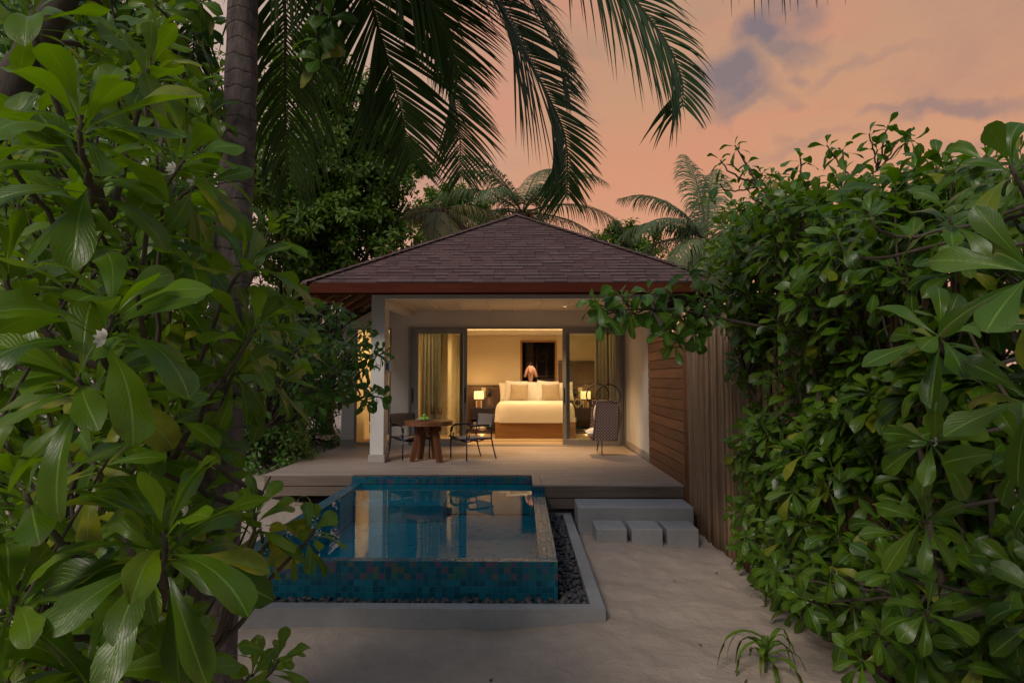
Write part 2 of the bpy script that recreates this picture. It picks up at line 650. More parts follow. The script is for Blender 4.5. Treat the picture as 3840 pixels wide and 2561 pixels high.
M['rafter'] = wood('rafter timber', (.30, .14, .06), (.17, .075, .03), axis=0, rough=.6, grain=24)
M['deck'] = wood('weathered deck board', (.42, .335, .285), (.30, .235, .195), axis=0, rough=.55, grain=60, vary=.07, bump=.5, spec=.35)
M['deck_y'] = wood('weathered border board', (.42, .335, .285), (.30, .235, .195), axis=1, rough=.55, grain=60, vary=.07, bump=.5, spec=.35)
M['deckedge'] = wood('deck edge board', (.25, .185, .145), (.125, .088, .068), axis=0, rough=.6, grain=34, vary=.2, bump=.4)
M['siding'] = wood('hardwood siding', (.285, .125, .060), (.15, .058, .026), axis=1, rough=.5, grain=30, vary=.22, bump=.3)
M['teak'] = wood('teak', (.245, .095, .040), (.12, .042, .018), axis=0, rough=.42, grain=30, vary=.2)
M['teak_z'] = wood('teak legs', (.245, .095, .040), (.12, .042, .018), axis=2, rough=.42, grain=30, vary=.2)
M['bedwood'] = wood('bed timber', (.42, .22, .09), (.26, .125, .048), axis=0, rough=.5, grain=22, vary=.1)
M['darkwood'] = plain('dark stained wood', (.050, .030, .026), (.032, .019, .017), rough=.45, ns=12, scale=(1, 1, .2))
M['brownpanel'] = plain('brown fabric panel', (.12, .075, .055), (.095, .058, .043), rough=.75, ns=14)
M['navy'] = plain('navy cabinet', (.022, .018, .036), (.03, .024, .045), rough=.5, ns=14)
M['innerfloor'] = wood('bedroom floor', (.52, .38, .25), (.40, .28, .18), axis=0, rough=.45, grain=20, vary=.1)
M['glass'] = clear('window glass', (.93, .95, .93), 1.5)
M['pane_dark'] = clear('right window glass', (.62, .64, .60), 1.65)
M['water'] = clear('pool water', (.42, .86, .93), 1.26, 0.0, (1.6, .014, .02))
M['drink'] = clear('drinking glass', (.97, .97, .95), 1.22)
M['tile'] = tilemat()
M['basin'] = plain('pale teal basin tile', (.005, .42, .48), (.004, .36, .42), rough=.3, ns=3, bump=.05)
M['sand'] = sandmat()
M['shingle'] = shinglemat()
M['weave'] = weavemat()
def concrete(name, a, b):
    k = NT(name)
    v = k.coord('Object')
    f = k.noise(v, 2.2, 7, .62)
    col = k.ramp(f, [(.25, b), (.75, a)])
    st = k.ramp(k.noise(v, 5.5, 5, .65, .5), [(.55, 0.0), (.75, 1.0)])
    col = k.mix(k.math('MULTIPLY', st, .35), col, tuple(x * .62 for x in b))
    pits = k.ramp(k.noise(v, 70, 2), [(.68, 0.0), (.76, 1.0)])
    col = k.mix(k.math('MULTIPLY', pits, .5), col, tuple(x * .5 for x in b))
    k.set(Base_Color=col, Roughness=.8, Normal=k.bump(k.math('SUBTRACT', k.noise(v, 90, 4), pits), .3, .004))
    k.b.inputs['Specular IOR Level'].default_value = .3
    return k.m


M['conc'] = concrete('cast concrete', (.40, .395, .40), (.29, .285, .285))
M['kerbconc'] = concrete('kerb concrete', (.38, .37, .37), (.27, .26, .255))
M['pebble'] = [plain('river pebble %s' % w, c, tuple(x * .7 for x in c), rough=.55, ns=18, bump=.15, bscale=90) for w, c in
               (('grey', (.080, .078, .083)), ('brown', (.105, .092, .084)), ('blue', (.062, .067, .080)))]
M['bamboo'] = wood('bamboo cane', (.40, .255, .150), (.12, .068, .038), axis=2, rough=.55, grain=55, vary=.42, bump=.35)
M['linen'] = plain('white linen', (.80, .76, .70), (.76, .72, .66), rough=.9, ns=4, bump=.25, bscale=320, spec=.1)
M['taupe'] = plain('taupe linen', (.44, .36, .255), (.39, .32, .225), rough=.95, ns=6, bump=.4, bscale=260, spec=.1)
def sheer():
    k = NT('sheer curtain')
    k.set(Base_Color=(.62, .60, .55), Roughness=.9)
    tl = k.n('ShaderNodeBsdfTranslucent', Color=(.60, .58, .52, 1))
    mx = k.n('ShaderNodeMixShader')
    mx.inputs[0].default_value = .55
    k.l(k.b.outputs[0], mx.inputs[1])
    k.l(tl.outputs[0], mx.inputs[2])
    k.l(mx.outputs[0], k.out.inputs['Surface'])
    return k.m


M['curtain'] = sheer()
M['robe'] = plain('bath robe', (.86, .52, .36), (.80, .46, .31), rough=.95, ns=20, bump=.5, bscale=200, spec=.1)
M['tubenavy'] = plain('navy powder coat', (.012, .014, .075), (.010, .011, .06), rough=.35, ns=20, bump=.03)
M['wrap'] = plain('black rope wrap', (.010, .011, .020), (.006, .006, .012), rough=.7, ns=30, bump=.6, bscale=140, scale=(1, 1, 1))
M['yellow'] = plain('yellow binding', (.60, .50, .04), (.5, .42, .03), rough=.6)
M['sling'] = plain('taupe sling', (.25, .20, .165), (.21, .165, .135), rough=.7, ns=30, bump=.4, bscale=300)
M['cushion'] = plain('cream cushion', (.74, .69, .63), (.68, .63, .57), rough=.9, ns=5, bump=.3, bscale=240, spec=.1)
M['plate'] = plain('white porcelain', (.72, .72, .74), (.68, .68, .70), rough=.2, ns=3, bump=0)
M['lime'] = plain('green fruit skin', (.20, .42, .04), (.30, .50, .08), rough=.35, ns=16, bump=.2, bscale=120)
M['wine'] = clear('pale wine', (.95, .66, .34), 1.34)
M['sconce'] = plain('grey lamp housing', (.22, .23, .26), (.19, .2, .23), rough=.4, ns=10, metal=.3)
M['shade'] = emis('lit lamp shade', (1.0, .62, .20), 1.15)
M['bulb'] = emis('lit bulb', (1.0, .68, .34), 14)
M['cove'] = emis('lit cove strip', (1.0, .66, .27), 1.3)
M['panel'] = emis('lit panel lamp', (1.0, .62, .25), 2.2)
M['paper'] = plain('framed print', (.5, .44, .32), (.36, .30, .2), rough=.7, ns=30)

LEAF_A = leafmat('beach cabbage leaf', (.024, .074, .0015), (.165, .290, .006), (.40, .37, .015), rough=.30, trans=.36, spec=.5)
LEAF_B = leafmat('hedge leaf', (.015, .056, .002), (.120, .235, .009), (.34, .31, .02), rough=.31, trans=.32, spec=.5)
LEAF_C = leafmat('sea almond leaf', (.018, .072, .006), (.115, .25, .022), (.30, .26, .035), rough=.36, trans=.26, spec=.45)
LEAF_T = leafmat('tree leaf', (.024, .080, .005), (.150, .250, .020), (.32, .28, .05), rough=.42, trans=.25, spec=.4, veins=False)
LEAF_S = leafmat('low shrub leaf', (.035, .115, .012), (.14, .30, .03), (.2, .2, .04), rough=.4, trans=.25, veins=False)
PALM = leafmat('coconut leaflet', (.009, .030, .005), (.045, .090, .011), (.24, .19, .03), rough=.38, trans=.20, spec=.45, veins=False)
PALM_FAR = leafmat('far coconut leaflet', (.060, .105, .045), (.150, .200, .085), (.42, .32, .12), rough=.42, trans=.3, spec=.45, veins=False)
PALM_DRY = leafmat('yellowing coconut leaflet', (.16, .15, .05), (.34, .29, .12), (.46, .33, .14), rough=.5, trans=.35, veins=False)
RACHIS = plain('palm rib', (.085, .085, .028), (.05, .045, .016), rough=.6, ns=8)
STEM = barkmat('green stem', (.085, .12, .022), (.05, .06, .018), ns=6, bump=.3)
BARK = barkmat('grey brown bark', (.105, .080, .058), (.05, .036, .026), ns=6)
PALMBARK = barkmat('coconut trunk bark', (.185, .140, .125), (.07, .050, .044), rings=11, ns=6)
FLOWER = plain('white petal', (.78, .74, .66), (.7, .66, .55), rough=.7, bump=0)
HUSK = plain('dry palm fibre', (.30, .14, .055), (.18, .085, .04), rough=.9, ns=14, bump=.6)

# ------------------------------------------------------------------ leaves
def leaf_template(nl, nw, rng, shape, droop, fold, ruf, twist):
    t = np.linspace(0, 1, nl + 1)
    sg = np.linspace(-1, 1, nw + 1)
    if shape == 'spoon':
        w = .07 + .93 * np.clip((t - .12) / .60, 0, 1) ** 1.25
        w = w * np.where(t > .74, np.sqrt(np.clip(1 - ((t - .74) / .262) ** 2.0, 0, 1)), 1)
    elif shape == 'almond':
        w = .05 + .95 * np.clip((t - .06) / .62, 0, 1) ** 1.1
        w = w * np.where(t > .66, np.sqrt(np.clip(1 - ((t - .66) / .342) ** 1.7, 0, 1)), 1)
    else:
        w = np.sin(PI * np.clip(t * .97 + .03, 0, 1)) ** .8
    ang = -droop * t ** 1.6
    dy = np.cos(ang)
    dz = np.sin(ang)
    y = np.concatenate([[0], np.cumsum((dy[1:] + dy[:-1]) / 2)]) / nl
    z = np.concatenate([[0], np.cumsum((dz[1:] + dz[:-1]) / 2)]) / nl
    P = np.zeros((nl + 1, nw + 1, 3))
    ph = rng.uniform(0, 6)
    fr = rng.uniform(1.2, 2.4)
    for j, sgn in enumerate(sg):
        hgt = fold * abs(sgn) ** 1.4 * w - .35 * fold * abs(sgn) ** 4 * w
        rf = ruf * abs(sgn) ** 2 * np.sin(t * 2 * PI * fr + ph + (1.7 if sgn > 0 else 0)) * w
        tw = twist * t
        x = sgn * w * np.cos(tw) - (hgt + rf) * np.sin(tw)
        h = sgn * w * np.sin(tw) * 1.0 + (hgt + rf) * np.cos(tw)
        # keep x,h in units of half width ; scaled at use
        P[:, j, 0] = x
        P[:, j, 1] = y
        P[:, j, 2] = h
    cen = np.stack([z, -np.sin(ang), np.cos(ang)], 1)
    uv = np.stack(np.meshgrid(sg * .5 + .5, t), -1).reshape(-1, 2)
    I = np.arange((nl + 1) * (nw + 1)).reshape(nl + 1, nw + 1)
    f = np.stack([I[:-1, :-1].ravel(), I[:-1, 1:].ravel(), I[1:, 1:].ravel(), I[1:, :-1].ravel()], 1)
    return P, cen, uv, f


TPL = {}


def templates(shape, lvl):
    if (shape, lvl) not in TPL:
        nl, nw = {0: (12, 6), 1: (8, 4), 2: (5, 2), 3: (3, 2)}[lvl]
        r = random.Random(len(shape) * 7 + lvl)
        TPL[(shape, lvl)] = [leaf_template(nl, nw, r, shape, r.uniform(.1, 1.5), r.uniform(-.35, .75), r.uniform(.05, .26), r.uniform(-.8, .8)) for _ in range(30)]
    return TPL[(shape, lvl)]


def put_leaf(mb, base, d, nrm, L, W, shape, lvl, rng, tint, sag=0.0):
    P, cen, uv, f = rng.choice(templates(shape, lvl))
    d = unit(d)
    nrm = unit(nrm - d * np.dot(nrm, d))
    x = np.cross(d, nrm)
    h = W * .5
    lx = P[..., 0] * h
    off = P[..., 2] * h
    ly = P[..., 1] * L + off * cen[:, None, 1]
    lz = cen[:, None, 0] * L + off * cen[:, None, 2]
    v = base + lx[..., None] * x + ly[..., None] * d + lz[..., None] * nrm
    if sag:
        v = v.copy()
        v[..., 2] -= sag * (P[..., 1] ** 2) * L
    mb.add(v.reshape(-1, 3), f, uv=uv, tint=tint, smooth=True)


def rosette(mb, c, axis, n, L, W, lvl, rng, shape='spoon', lo=14, hi=108, stem=.07, yel=.06, sag=.12, bright=None):
    axis = unit(axis)
    c = np.asarray(c, float)
    a0 = rng.uniform(0, 6.28)
    e1 = unit(np.cross(axis, V(.3, .2, 1) if abs(axis[2]) < .8 else V(1, .1, 0)))
    e2 = np.cross(axis, e1)
    for i in range(n):
        f = i / max(1, n - 1)
        an = a0 + i * 2.39996 + rng.uniform(-.3, .3)
        pol = R(lo + (hi - lo) * f ** .8 + rng.uniform(-10, 10))
        out = math.cos(an) * e1 + math.sin(an) * e2
        d = axis * math.cos(pol) + out * math.sin(pol)
        nrm = axis * math.sin(pol) - out * math.cos(pol)
        if f > .5:
            nrm = nrm + V(0, 0, .35)
        ln = L * (.55 + .5 * math.sin(PI * (.12 + .62 * f))) * rng.uniform(.85, 1.12)
        b = c - axis * (stem * f) + out * .006
        y = rng.uniform(.5, 1) if rng.random() < yel * (.3 + 1.6 * f) else max(0, rng.gauss(.02, .05))
        tv = rng.uniform(.05, .95) * (.75) + .25 * (1 - f)
        if bright is not None:
            tv = min(1, max(0, tv * .5 + bright * .6))
        put_leaf(mb, b, d, nrm, ln, W * ln / L * rng.uniform(.85, 1.15), shape, lvl, rng, (tv, min(1, y), 0), sag * rng.uniform(.3, 1.6))


def flower(mb, c, d, rng, s=.011):
    d = unit(d)
    e1 = unit(np.cross(d, V(.2, .1, 1)))
    e2 = np.cross(d, e1)
    for i in range(5):
        a = -1.1 + i * .55
        o = math.cos(a) * e1 + math.sin(a) * e2
        put_leaf(mb, np.asarray(c), o + d * .25, d, s * 2.2, s * .9, 'blade', 3, rng, (.5, 0, 0))


# ------------------------------------------------------------------ camera helper (points of the place found from the view)
F_, CX_, CY_, EYE = 2400.0, 1920.0, 1280.5, 1.55
PITCH = math.atan((1419 - CY_) / F_)
YAW = math.atan((1958 - CX_) / math.hypot(F_, 1419 - CY_))


def at(px, py, Y):
    x, y = (px - CX_) / F_, -(py - CY_) / F_
    d = [x, math.cos(PITCH) - math.sin(PITCH) * y, math.sin(PITCH) + math.cos(PITCH) * y]
    X = d[0] * math.cos(YAW) - d[1] * math.sin(YAW)
    Yd = d[0] * math.sin(YAW) + d[1] * math.cos(YAW)
    t = Y / Yd
    return V(X * t, Y, EYE + d[2] * t)
# ------------------------------------------------------------------ world, sun, camera
def build_world():
    w = bpy.data.worlds.new('World')
    SC.world = w
    w.use_nodes = True
    t = w.node_tree
    t.nodes.clear()
    k = NT.__new__(NT)
    k.t = t
    out = k.n('ShaderNodeOutputWorld')
    bg = k.n('ShaderNodeBackground')
    tc = k.n('ShaderNodeTexCoord')
    sky = k.n('ShaderNodeTexSky', sky_type='NISHITA', sun_disc=False)
    sky.sun_elevation = R(SUN_EL)
    sky.sun_rotation = R(SUN_AZ)
    sky.air_density = 1.2
    sky.dust_density = 2.0
    dirv = tc.outputs['Generated']
    sx = k.n('ShaderNodeSeparateXYZ')
    k.l(dirv, sx.inputs[0])
    X, Y, Z = sx.outputs
    front = k.ramp(Z, [(0.0, (.72, .39, .30)), (.12, (.75, .355, .230)), (.30, (.65, .325, .190)), (.50, (.51, .305, .200)), (.75, (.44, .36, .32))])
    lf = k.ramp(k.math('MULTIPLY_ADD', X, .5, .5), [(.22, (.50, .44, .44)), (.42, (.60, .44, .38)), (.56, (1, 1, 1))])
    left = k.ramp(k.math('MULTIPLY_ADD', X, .5, .5), [(.25, 1.0), (.53, 0.0)])
    front = k.mix(k.math('MULTIPLY', left, .8), front, (.56, .45, .42))
    # clouds : stretched noise over the dome
    mp = k.n('ShaderNodeMapping')
    mp.inputs['Scale'].default_value = (1.0, 1.0, 2.6)
    k.l(dirv, mp.inputs['Vector'])
    n1 = k.noise(mp.outputs[0], 3.4, 7, .58, .35)
    mp2 = k.n('ShaderNodeMapping')
    mp2.inputs['Scale'].default_value = (1.0, 1.0, 3.2)
    mp2.inputs['Location'].default_value = (3.1, .7, .4)
    k.l(dirv, mp2.inputs['Vector'])
    n2 = k.noise(mp2.outputs[0], 2.2, 5, .5, .6)
    pink = k.ramp(n2, [(.50, 0.0), (.64, 1.0)])
    front = k.mix(k.math('MULTIPLY', pink, .45), front, (.72, .27, .18))
    grey = k.ramp(n1, [(.545, 0.0), (.68, 1.0)])
    # the two darker cloud banks low over the right of the view
    def bank(d0, size, amt):
        vm = k.n('ShaderNodeVectorMath', operation='SUBTRACT')
        nv = k.n('ShaderNodeTexNoise')
        nv.inputs['Scale'].default_value = 13
        nv.inputs['Detail'].default_value = 5
        k.l(dirv, nv.inputs['Vector'])
        wob = k.n('ShaderNodeVectorMath', operation='MULTIPLY_ADD')
        k.l(nv.outputs['Color'], wob.inputs[0])
        wob.inputs[1].default_value = (.13, .13, .13)
        k.l(dirv, wob.inputs[2])
        k.l(wob.outputs[0], vm.inputs[0])
        vm.inputs[1].default_value = tuple(c + .065 for c in d0)
        sc = k.n('ShaderNodeVectorMath', operation='MULTIPLY')
        k.l(vm.outputs[0], sc.inputs[0])
        sc.inputs[1].default_value = tuple(1 / s for s in size)
        ln = k.n('ShaderNodeVectorMath', operation='LENGTH')
        k.l(sc.outputs[0], ln.inputs[0])
        return k.math('MULTIPLY', k.ramp(ln.outputs['Value'], [(.35, 1.0), (1.0, 0.0)]), amt)
    def dirpx(px, py):
        v = at(px, py, 10.0) - V(0, 0, EYE)
        return tuple(unit(v))
    b = k.math('MULTIPLY', grey, .22)
    for (px, py, s, a) in ((2880, 130, (.062, .06, .045), 1.0), (2960, 210, (.05, .05, .03), .75), (2740, 300, (.085, .06, .05), .95), (2780, 390, (.07, .06, .022), .6), (3560, 415, (.10, .08, .022), .65), (3420, 425, (.09, .08, .014), .5), (3250, 250, (.10, .08, .014), .28), (3000, 560, (.10, .08, .014), .3), (3550, 600, (.09, .08, .02), .3)):
        b = k.math('MAXIMUM', b, bank(dirpx(px, py), s, a))
    front = k.mix(b, front, (.235, .185, .20))
    # the far side of the sky: blue-grey dusk from the sky model
    lowb = k.ramp(Z, [(0.0, .30), (.25, .55), (.65, 1.2), (1.0, 1.3)])
    dusk = k.mix(1.0, sky.outputs[0], (SKY_STR, SKY_STR, SKY_STR), 'MULTIPLY')
    back = k.mix(1.0, k.mix(1.0, dusk, BACK, 'ADD'), lowb, 'MULTIPLY')
    fm = k.math('MULTIPLY', k.ramp(Y, [(.28, 0.0), (.62, 1.0)]), k.ramp(Z, [(.53, 1.0), (.78, 0.0)]))
    col = k.mix(fm, back, front)
    k.l(col, bg.inputs['Color'])
    bg.inputs['Strength'].default_value = 1.0
    k.l(bg.outputs[0], out.inputs['Surface'])


SUN_EL, SUN_AZ = 38.0, 208.0
SKY_STR = .016
BACK = (.15, .185, .25)
build_world()
sl = bpy.data.lights.new('sun', 'SUN')
sl.energy = 1.5
sl.angle = R(16)
sl.color = (1, .90, .80)
so = bpy.data.objects.new('sun', sl)
COL.objects.link(so)
so.rotation_euler = (R(90 - SUN_EL), 0, R(-SUN_AZ + 180))

cam = bpy.data.cameras.new('camera')
cam.sensor_width = 36
cam.lens = F_ / 3840 * 36
cam.clip_start = .05
cam.clip_end = 2000
co = bpy.data.objects.new('camera', cam)
COL.objects.link(co)
co.location = (0, 0, EYE)
co.rotation_euler = (PI / 2 + PITCH, 0, YAW)
SC.camera = co
SC.view_settings.view_transform = 'Standard'
SC.view_settings.look = 'None'
SC.view_settings.exposure = 0
SC.view_settings.gamma = 1
SC.cycles.max_bounces = 8
SC.cycles.transparent_max_bounces = 16
SC.cycles.use_denoising = True
SC.cycles.sample_clamp_indirect = 6
SC.cycles.caustics_reflective = False
SC.cycles.caustics_refractive = False


def lamp(name, kind, loc, energy, color=(1, .62, .28), rot=(0, 0, 0), size=.2, size_y=None, spot=None, blend=.6):
    d = bpy.data.lights.new(name, kind)
    d.energy = energy
    d.color = color
    if kind == 'AREA':
        d.size = size
        if size_y:
            d.shape = 'RECTANGLE'
            d.size_y = size_y
    else:
        d.shadow_soft_size = size
    if spot:
        d.spot_size = spot
        d.spot_blend = blend
    o = bpy.data.objects.new(name, d)
    COL.objects.link(o)
    o.location = loc
    o.rotation_euler = rot
    return o


# ------------------------------------------------------------------ ground
PX0, PX1, PY0, PY1 = -3.08, .655, 5.70, 10.5      # sand stops under the kerb


def sand_h(x, y):
    z = -.565
    sg = lambda v: 1 / (1 + math.exp(-max(-40, min(40, v))))
    left = sg((-x - 4.0) * 3.0) * sg((y - 10.2) * 1.6)
    z += left * .47
    lx = max(0, min(1, (-x - 1.2) / 2.0)) * max(0, min(1, (6.0 - y) / 3))
    z -= .05 * max(0, min(1, (5.9 - y) / .6)) * max(0, min(1, (.9 - x) / 1.2))
    z += .045 * math.exp(-((x - 1.05) ** 2 + (y - 7.9) ** 2) / .18) + .03 * math.exp(-((x - .75) ** 2 + (y - 5.6) ** 2) / .2)
    p = Vector((x, y, 0))
    z += .030 * mnoise.noise(p * .9) + .022 * mnoise.noise(p * 2.7) + .009 * mnoise.noise(p * 6.1)
    far = max(0, math.hypot(x, y - 8) - 25)
    return z + .0 * far


def build_ground():
    def lines(fine0, fine1, st, lo, hi, extra):
        a = list(np.arange(fine0, fine1, st)) + extra
        x = fine1
        s = st
        while x < hi:
            a.append(x)
            s *= 1.25
            x += s
        x = fine0
        s = st
        while x > lo:
            a.append(x)
            s *= 1.25
            x -= s
        a += [lo, hi]
        return np.array(sorted(set(round(q, 4) for q in a)))
    xs = lines(-3.6, 3.0, .045, -320, 320, [PX0, PX1])
    ys = lines(2.6, 10.0, .045, -320, 600, [PY0, PY1])
    P = np.zeros((len(xs), len(ys), 3))
    for i, x in enumerate(xs):
        for j, y in enumerate(ys):
            P[i, j] = (x, y, sand_h(x, y))
    rf = random.Random(3)
    for _ in range(150):
        fx, fy, an = rf.uniform(-2.6, 2.6), rf.uniform(3.2, 8.2), rf.uniform(-.9, .9)
        dx, dy = P[..., 0] - fx, P[..., 1] - fy
        u, v = dx * math.cos(an) + dy * math.sin(an), -dx * math.sin(an) + dy * math.cos(an)
        q = (u / .055) ** 2 + (v / .125) ** 2
        P[..., 2] += rf.uniform(.004, .011) * (-np.exp(-q) + .55 * np.exp(-(np.sqrt(q) - 1.5) ** 2 * 3))
    I = np.arange(len(xs) * len(ys)).reshape(len(xs), len(ys))
    cx = (xs[:-1] + xs[1:]) / 2
    cy = (ys[:-1] + ys[1:]) / 2
    keep = ~(((cx > PX0) & (cx < PX1))[:, None] & ((cy > PY0) & (cy < PY1))[None, :])
    f = np.stack([I[:-1, :-1], I[1:, :-1], I[1:, 1:], I[:-1, 1:]], -1)[keep]
    mb = MB()
    mb.add(P.reshape(-1, 3), f, smooth=True)
    tag(mb.build('ground', M['sand']), 'pale beach sand with shallow footprints around the pool', 'sand', kind='structure')


build_ground()

# ------------------------------------------------------------------ pool, kerb, pebbles, steps
PX_L, PX_R, PY_F, PY_B, RIM = -2.735, .325, 5.965, 10.47, -.122
pool = thing('plunge_pool', (PX_L, PY_F, 0), 'raised plunge pool clad in blue glass mosaic with pearly tiles on top rows', 'pool')
mb = MB()
mb.box(PX_L, PX_R, PY_F, PY_F + .115, -1.45, RIM, .004)
mb.box(PX_R - .172, PX_R, PY_F + .115, 9.452, -1.45, RIM + .002, .004)
mb.box(PX_L, PX_L + .165, PY_F + .115, 10.33, -1.45, RIM + .002, .004)
mb.build('rim_wall', M['tile'], pool)
mb = MB()
mb.box(PX_L, .148, 10.33, 10.45, -1.45, -.026, .003)
mb.box(.150, PX_R + .004, 9.453, 9.468, RIM - .02, -.03, .002)
mb.build('back_wall', M['tile'], pool)
mb = MB()
mb.box(PX_L + .166, PX_R - .173, PY_F + .116, 10.328, -.75, -.62, .003)
mb.box(PX_L + .17, -1.2, 9.75, 10.326, -.62, -.36, .004)
mb.box(PX_L + .17, PX_R - .176, 10.318, 10.329, -.6, -.145, .002)
mb.box(PX_L + .166, PX_L + .172, PY_F + .12, 10.31, -.6, -.145, .002)
mb.box(PX_R - .179, PX_R - .173, PY_F + .12, 10.31, -.6, -.145, .002)
mb.build('basin_floor', M['basin'], pool)
mb = MB()
n, m_ = 30, 44
xs = np.linspace(PX_L + .16, PX_R - .17, n)
ys = np.linspace(PY_F + .10, 10.335, m_)
P = np.stack(np.meshgrid(xs, ys, indexing='ij') + [np.full((n, m_), RIM - .004)], -1)
mb.grid(P)
w = mb.build('water', M['water'])
tag(w, 'still teal pool water mirroring the lit room', 'water', kind='structure')

KX0, KX1, KY0, KY1, KZ = -3.15, .713, 5.60, 9.66, -.42
kerb = MB()
kerb.prism([(KX0, KY0), (KX1, KY0), (KX1, KY1), (KX1 - .118, KY1), (KX1 - .118, KY0 + .14), (KX0 + .118, KY0 + .14), (KX0 + .118, KY1), (KX0, KY1)], 2, -.75, KZ)
kerb.box(PX_R + .01, KX1 - .119, KY1 - .13, KY1, -.75, KZ - .003)
ko = kerb.build('concrete_kerb', M['kerbconc'])
tag(ko, 'low grey concrete kerb framing the pebble bed around the pool', 'kerb')
bv = ko.modifiers.new('edge', 'BEVEL')
bv.width = .008
bv.segments = 2
bv.limit_method = 'ANGLE'

mb = MB()
mb.box(KX0 + .1, KX1 - .1, KY0 + .1, KY1 - .1, -.72, -.53, .01)
# keep the pool itself clear: the bed is laid as three strips
mb = MB()
mb.box(PX_R - .02, KX1 - .1, KY0 + .1, KY1 - .1, -.72, -.52, .01)
mb.box(KX0 + .1, PX_R - .02, KY0 + .1, PY_F + .02, -.72, -.521, .01)
mb.box(KX0 + .1, PX_L + .02, PY_F + .02, KY1 - .1, -.72, -.52, .01)
tag(mb.build('pebble_bed', plain('bed gravel', (.05, .05, .052), (.03, .03, .032), rough=.9, ns=60)), 'dark grit under the river pebbles', 'gravel', kind='structure')


def pebble_spots():
    pts = []
    cells = {}
    def ok(p, r):
        ci, cj = int(p[0] / .08), int(p[1] / .08)
        for a in range(ci - 1, ci + 2):
            for b in range(cj - 1, cj + 2):
                for q in cells.get((a, b), ()):
                    if (q[0] - p[0]) ** 2 + (q[1] - p[1]) ** 2 < ((q[2] + r) * .80) ** 2 and abs(q[3] - p[2]) < .028:
                        return False
        return True
    for lay, n in ((0, 9000), (1, 9000), (2, 2200)):
        for _ in range(n):
            s = rnd.random()
            if s < .42:
                x, y = rnd.uniform(KX0 + .13, PX_R + .02), rnd.uniform(KY0 + .155, PY_F - .02)
            elif s < .96:
                x, y = rnd.uniform(PX_R + .03, KX1 - .14), rnd.uniform(KY0 + .155, KY1 - .16)
            else:
                x, y = rnd.uniform(KX0 + .13, PX_L - .03), rnd.uniform(PY_F, KY1 - .15)
            r = rnd.uniform(.020, .036) if lay < 2 else rnd.uniform(.024, .034)
            z = -.515 + .028 * lay + rnd.uniform(0, .012)
            if ok((x, y, z), r):
                cells.setdefault((int(x / .08), int(y / .08)), []).append((x, y, r, z))
                pts.append((x, y, z, r))
    return pts


def pebbles():
    pts = pebble_spots()
    # nearest ones that show: largest in view first, upper layers before lower ones
    def rank(p):
        vis = 1.0 if p[2] > -.49 else .45
        if p[1] < PY_F - .0 and p[2] < -.475:
            vis = .2
        if p[0] < -1.9:
            vis *= .4
        return -p[3] / math.hypot(p[0], p[1]) * vis
    pts.sort(key=rank)
    protos = []
    for i in range(9):
        mbp = MB()
        mbp.ellipsoid((i * 3.1, i * 1.7, 0), (1, rnd.uniform(.7, .9), rnd.uniform(.5, .66)), 14, 9, wob=.30)
        mbp.v[-1] = mbp.v[-1] - V(i * 3.1, i * 1.7, 0)
        o = mbp.build('river_pebble', M['pebble'][i % 3])
        protos.append(o)
    used = set()
    stuff = MB()
    for i, (x, y, z, r) in enumerate(pts):
        rot = (rnd.gauss(0, .25), rnd.gauss(0, .25), rnd.uniform(0, 6.28))
        if i < 300:
            q = rnd.randrange(9)
            o = protos[q]
            if q in used:
                o = o.copy()
                COL.objects.link(o)
            used.add(q)
            o.location = (x, y, z)
            o.rotation_euler = rot
            o.scale = (r * 1.25,) * 3
            strip = y < PY_F
            tag(o, 'smooth dark grey pebble in the strip along the pool front' if strip else 'smooth dark grey pebble in the strip beside the pool',
                'pebble', 'pebbles along the pool front' if strip else 'pebbles beside the pool')
        else:
            Mx = Matrix.Rotation(rot[2], 3, 'Z') @ Matrix.Rotation(rot[0], 3, 'X')
            stuff.ellipsoid((x, y, z), (r * 1.25, r * rnd.uniform(.85, 1.1), r * .72), 10, 6, M=Mx, wob=.25)
    for q in range(9):
        if q not in used:
            bpy.data.objects.remove(protos[q])
    tag(stuff.build('pebbles', M['pebble'][0]), 'bed of small dark grey river pebbles around the pool', 'pebbles', kind='stuff')


pebbles()


def slab(name, x0, x1, y0, y1, z0, z1, label, cat, group=None, b=.012):
    t = thing(name, ((x0 + x1) / 2, (y0 + y1) / 2, z0), label, cat, group)
    m = MB()
    m.box(x0, x1, y0, y1, z0, z1, b)
    bpy.data.objects.remove(t)
    o = m.build(name, M['conc'])
    o.location = (0, 0, 0)
    return tag(o, label, cat, group)


slab('concrete_step', .757, 2.327, 8.82, 9.43, -.70, -.19, 'long grey concrete step below the edge of the wooden deck', 'step')
for i, (x0, x1, lb) in enumerate(((.943, 1.330, 'grey concrete stepping block on the sand nearest the pebble bed'),
                                  (1.389, 1.780, 'grey concrete stepping block standing between the two others'),
                                  (1.836, 2.233, 'grey concrete stepping block beside the bamboo fence'))):
    slab('stepping_block', x0, x1, 8.245, 8.755, -.72, -.35, lb, 'step', 'concrete blocks in front of the step')

